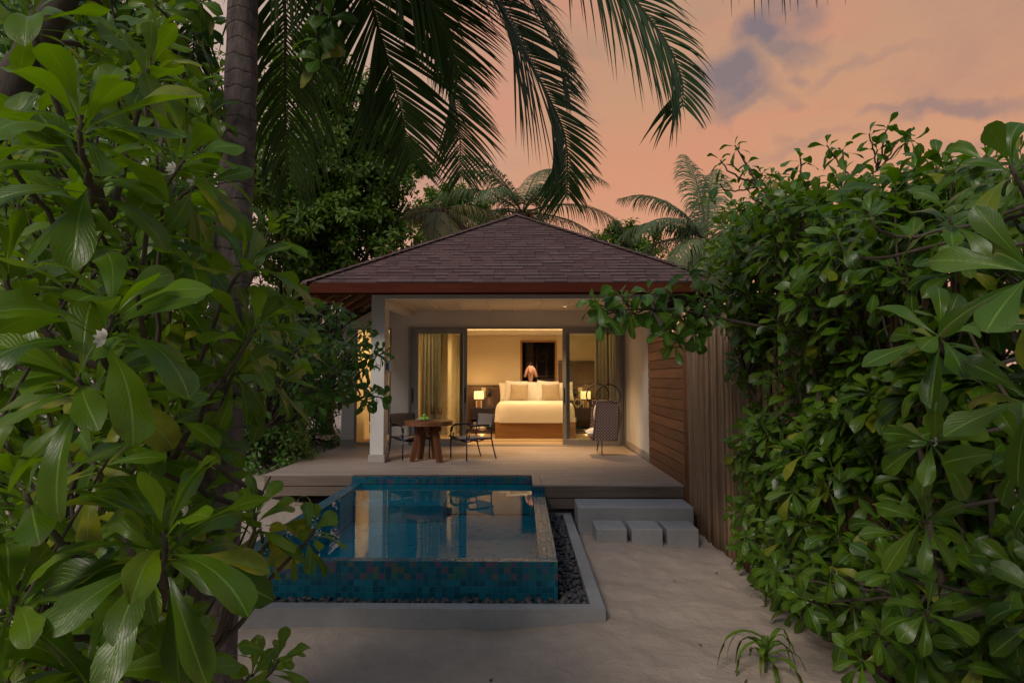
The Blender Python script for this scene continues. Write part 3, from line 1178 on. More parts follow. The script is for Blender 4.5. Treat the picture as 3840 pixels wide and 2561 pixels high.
# ------------------------------------------------------------------ deck
DX0, DX1, DYF, DYB, DYE = -4.18, 2.355, 9.45, 14.85, 10.42
deck = thing('wooden_deck', (-.9, 12, 0), 'weathered grey brown timber deck between the villa and the pool', 'deck')
mb = MB()
y = DYE + .002
bw = .140
while y < DYB:
    y1 = min(y + bw - .004, DYB)
    cuts = sorted([DX0, DX1] + [rnd.uniform(-3, 1.6) for _ in range(2)])
    for a, b in zip(cuts[:-1], cuts[1:]):
        mb.box(a + .001, b - .001, y, y1, -.026, rnd.uniform(-.0012, .0), .003, tint=(rnd.random(), rnd.random(), 0))
    y += bw
y = DYF
while y < DYE - .02:
    y1 = min(y + bw - .004, DYE - .002)
    mb.box(.281, DX1, y, y1, -.026, rnd.uniform(-.001, 0), .003, tint=(rnd.random(), rnd.random(), 0))
    y += bw
mb.build('deck_boards', M['deck'], deck)
mb = MB()
mb.box(.150, .277, DYF, DYE, -.026, .001, .003, tint=(.6, .3, 0))
mb.build('border_board', M['deck_y'], deck)
mb = MB()
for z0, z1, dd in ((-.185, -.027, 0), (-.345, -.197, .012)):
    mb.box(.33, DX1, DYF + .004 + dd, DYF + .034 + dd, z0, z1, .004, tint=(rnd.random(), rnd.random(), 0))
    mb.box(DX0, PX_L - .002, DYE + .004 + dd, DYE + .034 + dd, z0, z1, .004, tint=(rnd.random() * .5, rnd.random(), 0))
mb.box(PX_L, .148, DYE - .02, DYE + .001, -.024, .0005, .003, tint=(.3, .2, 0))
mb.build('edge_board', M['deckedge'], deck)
mb = MB()
for x in np.arange(-4.0, 2.4, .9):
    if x > .5 or x < -2.9:
        mb.box(x, x + .09, (9.56 if x > .5 else 10.55), 14.8, -.36, -.028, .003)
mb.box(-4.15, PX_L - .1, 11.2, 11.25, -.9, -.03)
mb.box(.36, DX1, 10.55, 10.6, -.9, -.03)
mb.build('joist', M['darkwood'], deck)

# ------------------------------------------------------------------ villa
villa = thing('villa', (-.13, 15, 0), 'small white villa with brown shingle hip roof and open lit bedroom', 'villa')
HY = 14.87     # plane of the sliding doors
mb = MB()
mb.box(2.392, 2.74, 12.075, 20.4, -.4, 3.16, .006)                       # right wall
mb.box(-3.05, -2.645, HY, HY + .22, -.02, 3.9, .004)                     # pier between window and doors
mb.box(-2.645, 2.392, HY + .002, HY + .22, 2.74, 3.6, .003)              # over the doors
mb.prism([(-4.2, 0), (-3.906, 0), (-3.906, 2.73), (-3.05, 2.73), (-3.05, 3.40), (-4.2, 2.73)], 1, HY, HY + .22)
mb.box(-4.2, -4.06, HY + .22, 20.4, -.3, 2.73, .004)                     # left wall
mb.box(-4.2, 2.74, 20.4, 20.6, -.3, 3.2, .004)                           # rear wall
mb.build('wall', M['render_wall'], villa)
for bx in ((2.378, 2.392, 12.063, HY, .001, .145, .003), (-3.05, -2.66, HY - .012, HY, .001, .145, .003), (-4.21, -3.906, HY - .012, HY, .001, .145, .003)):
    mb = MB()
    mb.box(*bx)
    mb.build('skirting', M['plinth'], villa)
c = MB()
c.box(-2.822, -2.568, 11.9, 12.27, .14, 3.16, .004)
col_o = c.build('column', M['render_wall'], villa)
c = MB()
c.box(-2.848, -2.540, 11.872, 12.298, .001, .139, .006)
c.build('plinth', M['plinth'], col_o)
mb = MB()
mb.box(-2.80, 2.74, 11.905, 12.15, 3.04, 3.30, .004)
mb.box(-2.81, -2.58, 12.272, HY - .001, 3.0, 3.3, .004)
mb.build('beam', M['render_wall'], villa)
mb = MB()
mb.box(-2.58, 2.392, 12.152, HY - .001, 3.128, 3.16, .002)
ce = mb.build('veranda_ceiling', M['ceil'], villa)
mb = MB()
for x in (-2.5, -1.92, -1.34, -.76, -.18, .40, .98, 1.56, 2.14):
    mb.box(x, x + .04, 12.153, HY - .002, 3.098, 3.1275, .003)
mb.build('ceiling_batten', M['ceil'], ce)
# hip roof
EX0, EX1, EYF, EZ = -3.805, 3.54, 11.0, 3.205
AX, RUN = -.1325, 3.6725
SL = (5.335 - EZ) / RUN
RYB = 18.4                                                            # ridge runs from the front hip to here
mb = MB()
NR_ = 27


def roof_strip(mb, a0, a1, b0, b1, k, du):
    """one course: lower edge a0-a1, upper edge b0-b1"""
    a0, a1, b0, b1 = map(lambda p: np.asarray(p, float), (a0, a1, b0, b1))
    up = V(0, 0, .021)
    L = np.linalg.norm(a1 - a0)
    e = (a1 - a0) / max(L, 1e-6)
    ub0, ub1 = np.dot(b0 - a0, e), np.dot(b1 - a0, e)
    n = max(1, int(L / .22))
    lo = [a0 + (a1 - a0) * i / n for i in range(n + 1)]
    hi = [b0 + (b1 - b0) * i / n for i in range(n + 1)]
    jit = [mnoise.noise(Vector((i * .7 + k * 5.1 + du, k * 1.3, 0))) * .004 for i in range(n + 1)]
    vs, uv, fs = [], [], []
    for i in range(n + 1):
        u = L * i / n
        u2 = ub0 + (ub1 - ub0) * i / n
        vs += [lo[i], lo[i] + up + V(0, 0, jit[i]), hi[i] + V(0, 0, .003)]
        uv += [(u + du, k + .01), (u + du, k + .03), (u2 + du, k + .97)]
    for i in range(n):
        o = i * 3
        fs += [[o, o + 3, o + 4, o + 1], [o + 1, o + 4, o + 5, o + 2]]
    mb.add(vs, fs, uv=uv)


for k in range(NR_):
    t0, t1 = k / NR_, (k + 1) / NR_
    def c4(t):
        i = t * RUN
        z = EZ + SL * i
        yb = RYB + RUN - i
        return V(EX0 + i, EYF + i, z), V(EX1 - i, EYF + i, z), V(EX1 - i, yb, z), V(EX0 + i, yb, z)
    A, B = c4(t0), c4(t1)
    for s in range(4):
        roof_strip(mb, A[s], A[(s + 1) % 4], B[s], B[(s + 1) % 4], k, s * 17.0)
ro = mb.build('roof', M['shingle'], villa)
mb = MB()
for (p0, p1) in (((EX0, EYF, EZ), (AX, EYF + RUN, EZ + SL * RUN)), ((EX1, EYF, EZ), (AX, EYF + RUN, EZ + SL * RUN)), ((AX, EYF + RUN, EZ + SL * RUN), (AX, RYB, EZ + SL * RUN))):
    p0, p1 = V(*p0), V(*p1)
    n = 30
    d = unit(p1 - p0)
    side = unit(np.cross(d, V(0, 0, 1)))
    for i in range(n):
        a = p0 + (p1 - p0) * i / n
        b = p0 + (p1 - p0) * (i + 1.12) / n
        h0, h1 = V(0, 0, .046), V(0, 0, .032)
        dn = V(0, 0, -.055)
        w_ = .115
        vs = [a - side * w_ + dn * .6 + h0, a + h0, a + side * w_ + dn * .6 + h0, b - side * w_ + dn * .6 + h1, b + h1, b + side * w_ + dn * .6 + h1,
              a - side * w_ + dn * .6, a, a + side * w_ + dn * .6]
        mb.add(vs, [[0, 1, 4, 3], [1, 2, 5, 4], [6, 7, 1, 0], [7, 8, 2, 1]], uv=[(i * .3, i + .4), (i * .3 + .05, i + .4), (i * .3 + .1, i + .4)] * 3)
mb.build('ridge_cap', M['shingle'], ro)
# soffit under the shingles, fascia, rafters
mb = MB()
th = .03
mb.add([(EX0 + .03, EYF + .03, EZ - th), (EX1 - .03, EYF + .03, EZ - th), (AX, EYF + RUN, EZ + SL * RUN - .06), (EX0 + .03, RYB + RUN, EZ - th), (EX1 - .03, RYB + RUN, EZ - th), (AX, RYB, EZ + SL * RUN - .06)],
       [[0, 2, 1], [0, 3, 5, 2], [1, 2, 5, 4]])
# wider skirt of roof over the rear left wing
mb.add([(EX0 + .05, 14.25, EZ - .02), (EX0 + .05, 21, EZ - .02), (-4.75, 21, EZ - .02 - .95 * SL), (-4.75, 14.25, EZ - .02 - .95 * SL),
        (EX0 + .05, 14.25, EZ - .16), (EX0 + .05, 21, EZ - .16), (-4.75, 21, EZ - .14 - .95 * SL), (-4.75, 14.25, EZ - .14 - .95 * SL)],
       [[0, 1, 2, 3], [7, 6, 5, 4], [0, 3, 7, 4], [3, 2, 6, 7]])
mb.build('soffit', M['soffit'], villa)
mb = MB()
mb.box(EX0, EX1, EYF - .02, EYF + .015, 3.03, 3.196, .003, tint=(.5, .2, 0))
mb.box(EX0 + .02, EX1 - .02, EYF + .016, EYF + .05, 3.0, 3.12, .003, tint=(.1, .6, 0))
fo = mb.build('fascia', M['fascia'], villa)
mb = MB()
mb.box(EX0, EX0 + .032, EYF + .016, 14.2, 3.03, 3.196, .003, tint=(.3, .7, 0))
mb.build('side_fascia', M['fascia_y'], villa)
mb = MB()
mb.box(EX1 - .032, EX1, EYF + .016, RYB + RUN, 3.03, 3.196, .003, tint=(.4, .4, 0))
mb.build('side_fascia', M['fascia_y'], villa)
for y in np.arange(11.45, 14.3, .62):
    mb = MB()
    x0, x1 = EX0 + .035, min(-2.83, EX0 + (y - EYF) - .08)
    z0, z1 = 3.10 + 0, 3.10 + (x1 - x0) * SL
    mb.add([(x0, y, z0), (x1, y, z1), (x1, y, z1 - .10), (x0, y, z0 - .07), (x0, y + .05, z0), (x1, y + .05, z1), (x1, y + .05, z1 - .10), (x0, y + .05, z0 - .07)],
           [[0, 1, 2, 3], [7, 6, 5, 4], [3, 2, 6, 7], [0, 3, 7, 4], [1, 5, 6, 2]], tint=(rnd.random(), rnd.random(), 0))
    mb.build('rafter', M['rafter'], villa)
# interior shell
mb = MB()
mb.box(-4.06, 2.392, 18.62, 18.75, 2.60, 3.0, .002)
mb.box(-4.06, 0.0, 18.62, 18.75, 0, 2.599, .002)
mb.box(.952, 2.392, 18.62, 18.75, 0, 2.599, .002)
mb.box(2.372, 2.391, HY + .22, 18.62, 0, 3.0, .002)
mb.box(-4.059, -4.045, HY + .22, 18.62, 0, 3.0, .002)
mb.box(-2.0, -1.9, 17.2, 18.61, 0, 2.8, .002)
mb.build('inner_wall', M['inner_wall'], villa)
mb = MB()
mb.box(-4.04, 2.37, 16.5, 18.6, 2.80, 2.84, .002)
mb.box(-4.04, 2.37, HY + .225, 15.6, 2.80, 2.84, .002)
mb.box(-4.04, 2.37, 15.4, 16.8, 3.02, 3.06, .002)
mb.box(-.4, 2.37, 18.76, 20.39, 2.7, 2.75, .002)
mb.build('bedroom_ceiling', M['ceil'], villa)
mb = MB()
mb.box(-3.9, 2.3, 15.62, 15.66, 2.85, 2.875, .002)
mb.box(-3.9, 2.3, 16.44, 16.48, 2.85, 2.875, .002)
mb.build('cove_light', M['cove'], villa)
mb = MB()
mb.box(-4.06, 2.392, HY + .235, 20.39, -.06, -.001, .002)
mb.build('bedroom_floor', M['innerfloor'], villa)
mb = MB()
for (x0, x1, z0, z1) in ((-.055, .0, 0, 2.655), (.952, 1.007, 0, 2.655), (0.001, .951, 2.60, 2.655)):
    mb.box(x0, x1, 18.60, 18.77, z0, z1, .002)
mb.build('door_frame', M['bedwood'], villa)
mb = MB()
mb.box(-.4, 2.36, 20.28, 20.39, 0, 2.7, .002)
mb.box(-.42, -.4, 18.76, 20.28, 0, 2.7, .002)
mb.build('closet_wall', M['darkwood'], villa)
mb = MB()
mb.box(1.05, 2.36, 18.56, 18.615, 1.36, 1.99, .003)
mb.box(1.05, 2.36, 18.50, 18.615, 2.03, 2.06, .003)
mb.build('wall_panel', M['brownpanel'], villa)

# sliding doors, each a frame with pane and handle
def frame_panel(mb, x0, x1, z0, z1, y0, y1, st, top=None, bot=None):
    top = top or st
    bot = bot or st
    mb.box(x0, x0 + st, y0, y1, z0, z1, .003)
    mb.box(x1 - st, x1, y0, y1, z0, z1, .003)
    mb.box(x0 + st, x1 - st, y0 + .001, y1 - .001, z1 - top, z1 - .0005, .003)
    mb.box(x0 + st, x1 - st, y0 + .001, y1 - .001, z0 + .0005, z0 + bot, .003)


def sliding_door(x0, x1, y0, glass, hx=None):
    m = MB()
    frame_panel(m, x0, x1, .025, 2.70, y0, y0 + .045, .085, .11, .13)
    o = m.build('sliding_door', M['alu'], villa)
    p = MB()
    p.box(x0 + .08, x1 - .08, y0 + .019, y0 + .026, .14, 2.60, .001)
    p.build('pane', glass, o)
    if hx is not None:
        h = MB()
        h.box(hx - .018, hx + .018, y0 - .014, y0 - .001, .98, 1.33, .004)
        h.build('handle', M['black'], o)
    return o


mb = MB()
mb.box(-2.643, -2.60, HY - .04, HY + .12, .001, 2.739, .003)
mb.box(2.348, 2.391, HY - .04, HY + .12, .001, 2.739, .003)
mb.box(-2.60, 2.348, HY - .04, HY + .12, 2.702, 2.738, .003)
mb.box(-2.60, 2.348, HY - .045, HY + .235, -.012, .022, .003)
mb.build('door_frame', M['alu'], villa)
sliding_door(-2.50, -1.275, HY - .035, M['glass'], -1.318)
sliding_door(-2.595, -1.37, HY + .025, M['glass'], -2.55)
sliding_door(.935, 2.255, HY - .035, M['glass'], .977)
sliding_door(1.02, 2.345, HY + .025, M['glass'])
mb = MB()
frame_panel(mb, -3.905, -3.051, .02, 2.729, HY + .03, HY + .09, .05)
wo = mb.build('window', M['alu'], villa)
mb = MB()
mb.box(-3.858, -3.098, HY + .056, HY + .062, .068, 2.68, .001)
mb.build('pane', M['glass'], wo)

# ------------------------------------------------------------------ wood screen and bamboo fence
mb = MB()
z = -.50
while z < 2.26:
    z1 = min(z + .158, 2.29)
    mb.box(2.362 + rnd.uniform(-.002, .002), 2.39, 9.47, 12.06, z, z1 - .012, .005, tint=(rnd.random(), rnd.random(), rnd.random()))
    z += .158
mb.box(2.358, 2.436, 9.432, 9.466, -.56, 2.30, .004, tint=(.35, .2, .6))
scr = thing('timber_screen', (2.38, 10.7, -.5), 'reddish brown screen of horizontal hardwood boards beside the deck', 'screen')
mb.build('boards', M['siding'], scr)
mb = MB()
mb.box(2.392, 2.42, 9.60, 12.06, -.6, 2.27, .004)
mb.build('backing', M['darkwood'], scr)

fence = thing('bamboo_fence', (2.5, 7, -.56), 'tall fence of upright split bamboo canes beside the steps', 'fence')
mb = MB()
y = 9.50
i = 0
while y > 3.6:
    r = rnd.uniform(.018, .034)
    y -= r
    x = 2.425 + (9.5 - y) * .030 + rnd.uniform(-.02, .02)
    top = 2.30 + rnd.uniform(-.10, .09)
    zb = sand_h(x, y) - .03 + rnd.uniform(0, .05)
    n = 9
    lean = rnd.uniform(-.012, .012)
    pts, rad = [], []
    for q in range(n):
        f = q / (n - 1)
        pts.append((x + lean * f, y + lean * .6 * f, zb + (top - zb) * f))
        rad.append(r * (1 - .10 * f) * rnd.uniform(.985, 1.015))
    mb.tube(pts, rad, 8, tint=(rnd.random(), rnd.random(), rnd.random()))
    y -= r * 1.03
    i += 1
mb.build('canes', M['bamboo'], fence)
mb = MB()
for z in (.0, 1.0, 1.95):
    mb.tube([(2.505, 9.4, z), (2.66, 3.7, z)], .028, 8, tint=(.2, .5, .3))
mb.build('rail', M['bamboo'], fence)
mb = MB()
mb.prism([(2.475, 9.45), (2.50, 9.45), (2.69, 3.6), (2.665, 3.6)], 2, -.6, 2.12)
mb.build('gap_shade_sheet', M['darkwood'], fence)  # added dark sheet, stands in for shade in the gaps between canes
# ------------------------------------------------------------------ furniture on the veranda
TB = V(-1.775, 12.18, 0)
table = thing('round_table', TB, 'round teak table with splayed legs between two navy chairs', 'table')
mb = MB()
r_, n = .455, 7
w_ = 2 * r_ / n
for i in range(n):
    a, b = -r_ + i * w_ + .002, -r_ + (i + 1) * w_ - .002
    top, bot = [], []
    for x in np.linspace(a, b, 9):
        yy = math.sqrt(max(0, r_ ** 2 - x * x))
        top.append((TB[0] + x, TB[1] + yy))
        bot.append((TB[0] + x, TB[1] - yy))
    mb.prism(bot + top[::-1], 2, .672, .75, tint=(rnd.random(), rnd.random(), 0))
to = mb.build('tabletop', M['teak'], table)
mb = MB()
mb.box(TB[0] - .24, TB[0] + .24, TB[1] - .05, TB[1] + .05, .55, .671, .004)
mb.box(TB[0] - .05, TB[0] + .05, TB[1] - .24, TB[1] - .051, .551, .671, .004)
mb.box(TB[0] - .05, TB[0] + .05, TB[1] + .051, TB[1] + .24, .551, .671, .004)
mb.build('brace', M['teak'], table)
for (dx, dy) in ((-.285, -.13), (.25, -.27), (.10, .28), (-.20, .24)):
    l = MB()
    d2 = unit(V(dx, dy, 0))
    s2 = V(-d2[1], d2[0], 0)
    t0 = TB + V(dx * .52, dy * .52, .67)
    b0 = TB + V(dx, dy, .001)
    vs = []
    for c0 in (b0, t0):
        for (p, q) in ((-1, -1), (1, -1), (1, 1), (-1, 1)):
            vs.append(c0 + s2 * .05 * p + d2 * .042 * q)
    l.add(vs, [[3, 2, 1, 0], [4, 5, 6, 7], [0, 1, 5, 4], [1, 2, 6, 5], [2, 3, 7, 6], [3, 0, 4, 7]], tint=(rnd.random(), rnd.random(), 0))
    l.build('leg', M['teak_z'], table)


def make_chair(loc, fwd, label):
    """local: +y forward, seat centre over origin"""
    t = thing('armchair', loc, label, 'chair', 'navy outdoor chairs at the round table', rz=math.atan2(-fwd[0], fwd[1]))
    TR = .0135
    for s in (-1, 1):
        m = MB()
        m.tube([(s * .285, .27, 0.002), (s * .285, .27, .22), (s * .285, .268, .44)], TR, 8)
        m.build('leg', M['tubenavy'], t, local=True)
        m = MB()
        m.tube(spline([(s * .265, -.42, 0.002), (s * .265, -.345, .24), (s * .265, -.305, .46), (s * .265, -.325, .66), (s * .265, -.355, .83)], 14), TR, 8)
        m.build('leg', M['tubenavy'], t, local=True)
        m = MB()
        path = spline([(s * .285, -.36, .645), (s * .285, -.2, .652), (s * .285, .06, .655), (s * .285, .20, .640), (s * .285, .255, .575), (s * .285, .268, .50), (s * .285, .27, .40)], 30)
        m.tube(path, TR, 8)
        m.tube(spline([(s * .285, .21, .50), (s * .285, .225, .43), (s * .285, .262, .405)], 8), TR * .9, 8)
        arm = m.build('arm', M['tubenavy'], t, local=True)
        m = MB()
        m.tube(path[4:16], .021, 10)
        m.tube(path[17:24], [.021, .023, .025, .026, .025, .024, .022], 10)
        m.build('rope_wrap', M['wrap'], arm, local=True)
        m = MB()
        for q in (3, 16, 24):
            m.tube([path[q], path[q] * .55 + path[q + 1] * .45], .0225, 10)
        m.build('binding', M['yellow'], arm, local=True)
    m = MB()
    for s in (-1, 1):
        m.tube([(s * .265, -.315, .395), (s * .285, .27, .395)], TR, 8)
    m.tube([(-.285, .262, .385), (.285, .262, .385)], TR, 8)
    m.tube([(-.265, -.315, .385), (.265, -.315, .385)], TR, 8)
    m.build('seat_frame', M['tubenavy'], t, local=True)
    m = MB()
    for yy in (-.12, .12):
        m.tube(spline([(-.28, yy, .39), (-.14, yy, .345), (0, yy, .335), (.14, yy, .345), (.28, yy, .39)], 14), .012, 6)
    m.tube(spline([(-.2, .26, .39), (-.1, .20, .35), (0, .0, .335), (.1, -.2, .35), (.2, -.30, .39)], 14), .010, 6)
    m.build('support_strap', M['wrap'], t, local=True)
    m = MB()
    a, b = 14, 12
    P = np.zeros((a, b, 3))
    Q = np.zeros((a, b, 3))
    for i in range(a):
        for j in range(b):
            u, v = i / (a - 1), j / (b - 1)
            x = (u - .5) * .54
            y = -.30 + v * .62
            z = .425 + .02 * v - .018 * math.sin(PI * u) - .012 * math.sin(PI * v) + .012 * max(0, (v - .9)) * -6
            P[i, j] = (x, y, z)
            Q[i, j] = (x, y, z - .018)
    m.grid(P)
    m.grid(Q, flip=True)
    for (A, Bq) in ((P[0], Q[0]), (P[-1], Q[-1]), (P[:, 0], Q[:, 0]), (P[:, -1], Q[:, -1])):
        m.grid(np.stack([A, Bq], 0))
    m.tube([(-.275, .315, .434), (.275, .315, .434)], .016, 8)
    m.build('seat', M['sling'], t, local=True)
    m = MB()
    P = np.zeros((a, b, 3))
    Q = np.zeros((a, b, 3))
    for i in range(a):
        for j in range(b):
            u, v = i / (a - 1), j / (b - 1)
            x = (u - .5) * .56
            y = -.318 - .045 * v - .055 * math.sin(PI * u)
            P[i, j] = (x, y + .006, .60 + .255 * v)
            Q[i, j] = (x, y - .006, .60 + .255 * v)
    m.grid(P, flip=True)
    m.grid(Q)
    for (A, Bq) in ((P[0], Q[0]), (P[-1], Q[-1]), (P[:, 0], Q[:, 0]), (P[:, -1], Q[:, -1])):
        m.grid(np.stack([A, Bq], 0))
    m.build('backrest', M['sling'], t, local=True)
    return t


make_chair((-1.0, 12.46, 0), (-.79, -.61), 'navy tube armchair with yellow bands in front of the bed')
make_chair((-2.19, 12.56, 0), (.59, -.80), 'navy tube armchair with yellow bands half hidden behind the white column')

# plate of fruit and two wine glasses
PC = TB + V(-.09, .02, .751)
mb = MB()
mb.lathe([(0, 0.002), (.085, .002), (.115, .012), (.150, .024), (.152, .027), (.115, .018), (.085, .008), (0, .008)], PC, 32)
tag(mb.build('plate', M['plate']), 'white oval plate of green fruit on the round table', 'plate')
FR = (((-.052, -.03, .045), 'lowest green fruit nearest the column on the white plate'), ((.005, -.058, .045), 'green fruit at the front of the white plate'),
      ((.060, -.012, .045), 'green fruit nearest the wine glasses on the white plate'), ((-.008, .05, .045), 'green fruit at the back of the white plate'),
      ((.004, -.008, .098), 'green fruit on top of the small pile'))
for (d, lb) in FR:
    mb = MB()
    mb.ellipsoid(PC + V(*d), (.036, .036, .033), 16, 10, wob=.06)
    tag(mb.build('green_fruit', M['lime']), lb, 'fruit', 'green fruit on the plate')
for (dx, dy, lb) in ((.045, .20, 'wine glass of pale wine beside the fruit plate'), (.20, .12, 'wine glass of pale wine standing away from the plate')):
    g0 = TB + V(dx, dy, .751)
    g = thing('wine_glass', g0, lb, 'glass', 'wine glasses on the table')
    mb = MB()
    mb.lathe([(0, .001), (.036, .001), (.034, .004), (.006, .008), (.0042, .03), (.0042, .095), (.012, .105), (.032, .125), (.041, .155), (.040, .185), (.031, .235),
              (.0295, .235), (.0385, .185), (.0395, .155), (.031, .127), (.010, .108), (0, .107)], g0, 24)
    mb.build('bowl_and_stem', M['drink'], g)
    mb = MB()
    mb.lathe([(0, .109), (.010, .110), (.0305, .128), (.0385, .155), (.0385, .166), (0, .166)], g0, 24)
    mb.build('wine', M['wine'], g)

# sconce on the column and ceiling downlight
sc = thing('wall_lamp', (-2.56, 12.1, 1.7), 'grey box wall lamp fixed to the white column', 'lamp')
mb = MB()
mb.box(-2.567, -2.535, 12.04, 12.16, 1.72, 1.84, .004)
mb.build('bracket', M['sconce'], sc)
mb = MB()
mb.box(-2.534, -2.455, 12.03, 12.17, 1.67, 1.88, .006)
mb.build('housing', M['sconce'], sc)
DL = V(.93, 13.95, 3.127)
dl = thing('downlight', DL, 'small round downlight in the veranda ceiling', 'lamp')
mb = MB()
mb.lathe([(.05, .0), (.05, -.012), (.036, -.012), (.034, -.002)], DL, 24)
mb.build('trim_ring', M['ceil'], dl)
mb = MB()
mb.lathe([(0, -.004), (.034, -.004)], DL, 24)
mb.build('lens', M['bulb'], dl)
lamp('downlight beam', 'SPOT', DL + V(0, 0, -.03), 320, (1, .64, .30), (0, 0, 0), .05, spot=R(92), blend=.9)

# hanging chair
HC = V(1.66, 13.06, 0)
hang = thing('hanging_chair', HC + V(0, 0, .3), 'brown woven hanging pod chair with cream cushions on chains', 'hanging chair')
YN, YFr = 12.76, 13.36
mb = MB()
outer = [(1.475, 1.10), (1.885, 1.075), (2.005, .80), (1.875, .34), (1.395, .34)]


def side_poly(y, sgn):
    pts = np.array([(x, y, z) for x, z in ((1.475, 1.10), (1.885, 1.075), (1.875, .34), (1.395, .34))])
    o = V(0, sgn * .022, 0)
    vs = list(pts) + list(pts + o)
    mb.add(vs, [[0, 1, 2, 3], [7, 6, 5, 4], [0, 4, 5, 1], [1, 5, 6, 2], [2, 6, 7, 3], [3, 7, 4, 0]])


side_poly(YN, -1)
side_poly(YFr, 1)
# faceted back and floor
yb = (YN + YFr) / 2
A1, A2 = V(1.885, YN, 1.075), V(1.875, YN, .34)
C1, C2 = V(1.885, YFr, 1.075), V(1.875, YFr, .34)
Bm1, Bm0, Bm2 = V(1.955, yb, 1.05), V(2.03, yb, .80), V(1.93, yb, .36)
N1, N2 = V(2.0, YN + .10, .80), V(2.0, YFr - .10, .80)
for q in ((A1, N1, A2), (A1, Bm1, Bm0, N1), (N1, Bm0, Bm2, A2), (C1, C2, N2), (C1, N2, Bm0, Bm1), (N2, C2, Bm2, Bm0)):
    vs = list(q) + [p - V(.024, 0, 0) for p in q]
    n = len(q)
    fs = [list(range(n)), list(range(2 * n - 1, n - 1, -1))] + [[i, n + i, n + (i + 1) % n, (i + 1) % n] for i in range(n)]
    mb.add(vs, fs)
fl = [V(1.395, YN, .34), V(1.875, YN, .34), V(1.93, yb, .36), V(1.875, YFr, .34), V(1.395, YFr, .34)]
mb.add(fl + [p + V(0, 0, .03) for p in fl], [[4, 3, 2, 1, 0], [5, 6, 7, 8, 9], [0, 5, 9, 4]])
tl = [V(1.475, YN - .022, 1.10), V(1.475, YFr + .022, 1.10)]
mb.box(1.455, 1.89, YFr - .02, YFr + .045, 1.06, 1.105, .01)
mb.build('woven_shell', M['weave'], hang)
mb = MB()
for a_, b_ in ((V(1.475, YN - .024, 1.10), V(1.395, YN - .024, .33)), (V(1.475, YN - .024, 1.10), V(1.885, YN - .024, 1.075)), (V(1.885, YN - .024, 1.075), V(1.875, YN - .024, .33)), (V(1.395, YN - .024, .335), V(1.875, YN - .024, .335)),
               (V(1.475, YFr + .024, 1.10), V(1.395, YFr + .024, .33)), (V(1.395, YN, .335), V(1.395, YFr, .335))):
    mb.tube([a_, b_], .014, 8)
mb.build('shell_rim', M['weave'], hang)


def pillow_mesh(mb, c, w, h, t, Mx=None, n=17, pinch=.10, seed=0):
    for sgn in (1, -1):
        P = np.zeros((n, n, 3))
        for i in range(n):
            for j in range(n):
                u, v = -1 + 2 * i / (n - 1), -1 + 2 * j / (n - 1)
                ed = (1 - abs(u) ** 2.6) * (1 - abs(v) ** 2.6)
                th = t * .5 * max(0, ed) ** .5
                th *= 1 + .12 * mnoise.noise(Vector((u * 1.6 + seed, v * 1.6, sgn)))
                kx = 1 - pinch * (1 - v * v) * 0 - pinch * .6 * (1 - abs(v) ** 2) * abs(u) ** 3
                kz = 1 - pinch * .6 * (1 - abs(u) ** 2) * abs(v) ** 3
                q = Vector((u * w * .5 * kx * (1 + .0), sgn * th, v * h * .5 * kz))
                if Mx is not None:
                    q = Mx @ q
                P[i, j] = (c[0] + q.x, c[1] + q.y, c[2] + q.z)
        mb.grid(P, flip=(sgn < 0))


mb = MB()
pillow_mesh(mb, (1.565, yb, .46), .54, .54, .20, Matrix.Rotation(R(90), 3, 'X'), pinch=.02, seed=3)
mb.build('seat_cushion', M['cushion'], hang)
mb = MB()
pillow_mesh(mb, (1.61, yb, .78), .52, .56, .30, Matrix.Rotation(R(90), 3, 'Z') @ Matrix.Rotation(R(-10), 3, 'X'), pinch=.05, seed=5)
mb.build('back_cushion', M['cushion'], hang)
for (cx, cy, nm) in ((1.715, YN + .035, 0), (1.565, YFr - .035, 1)):
    mb = MB()
    mb.torus((cx, cy, 1.20),   .232, .0135, (0, 1, 0), 48, 8)
    mb.build('ring', M['black'], hang)


def chain(mb, p0, p1, pitch=.040):
    p0, p1 = np.asarray(p0, float), np.asarray(p1, float)
    L = np.linalg.norm(p1 - p0)
    n = max(2, int(L / pitch))
    d = (p1 - p0) / L
    for i in range(n):
        c = p0 + d * (L * (i + .5) / n)
        ax = V(0, 1, 0) if i % 2 else V(1, 0, 0)
        mb.torus(c, .015, .0062, ax, 10, 5, stretch=(1.7, 1) if False else (1.0, 1.75), u=np.cross(d, ax))


for (cx, cy) in ((1.715, YN + .035), (1.565, YFr - .035)):
    mb = MB()
    chain(mb, (cx, cy, 1.44), (cx, cy, 3.12))
    mb.build('chain', M['black'], hang)
mb = MB()
chain(mb, (1.60, 12.98, .02), (1.60, 12.98, .34))
chain(mb, (1.576, 13.6, .02), (1.585, 13.36, .34))
mb.build('floor_chain', M['black'], hang)

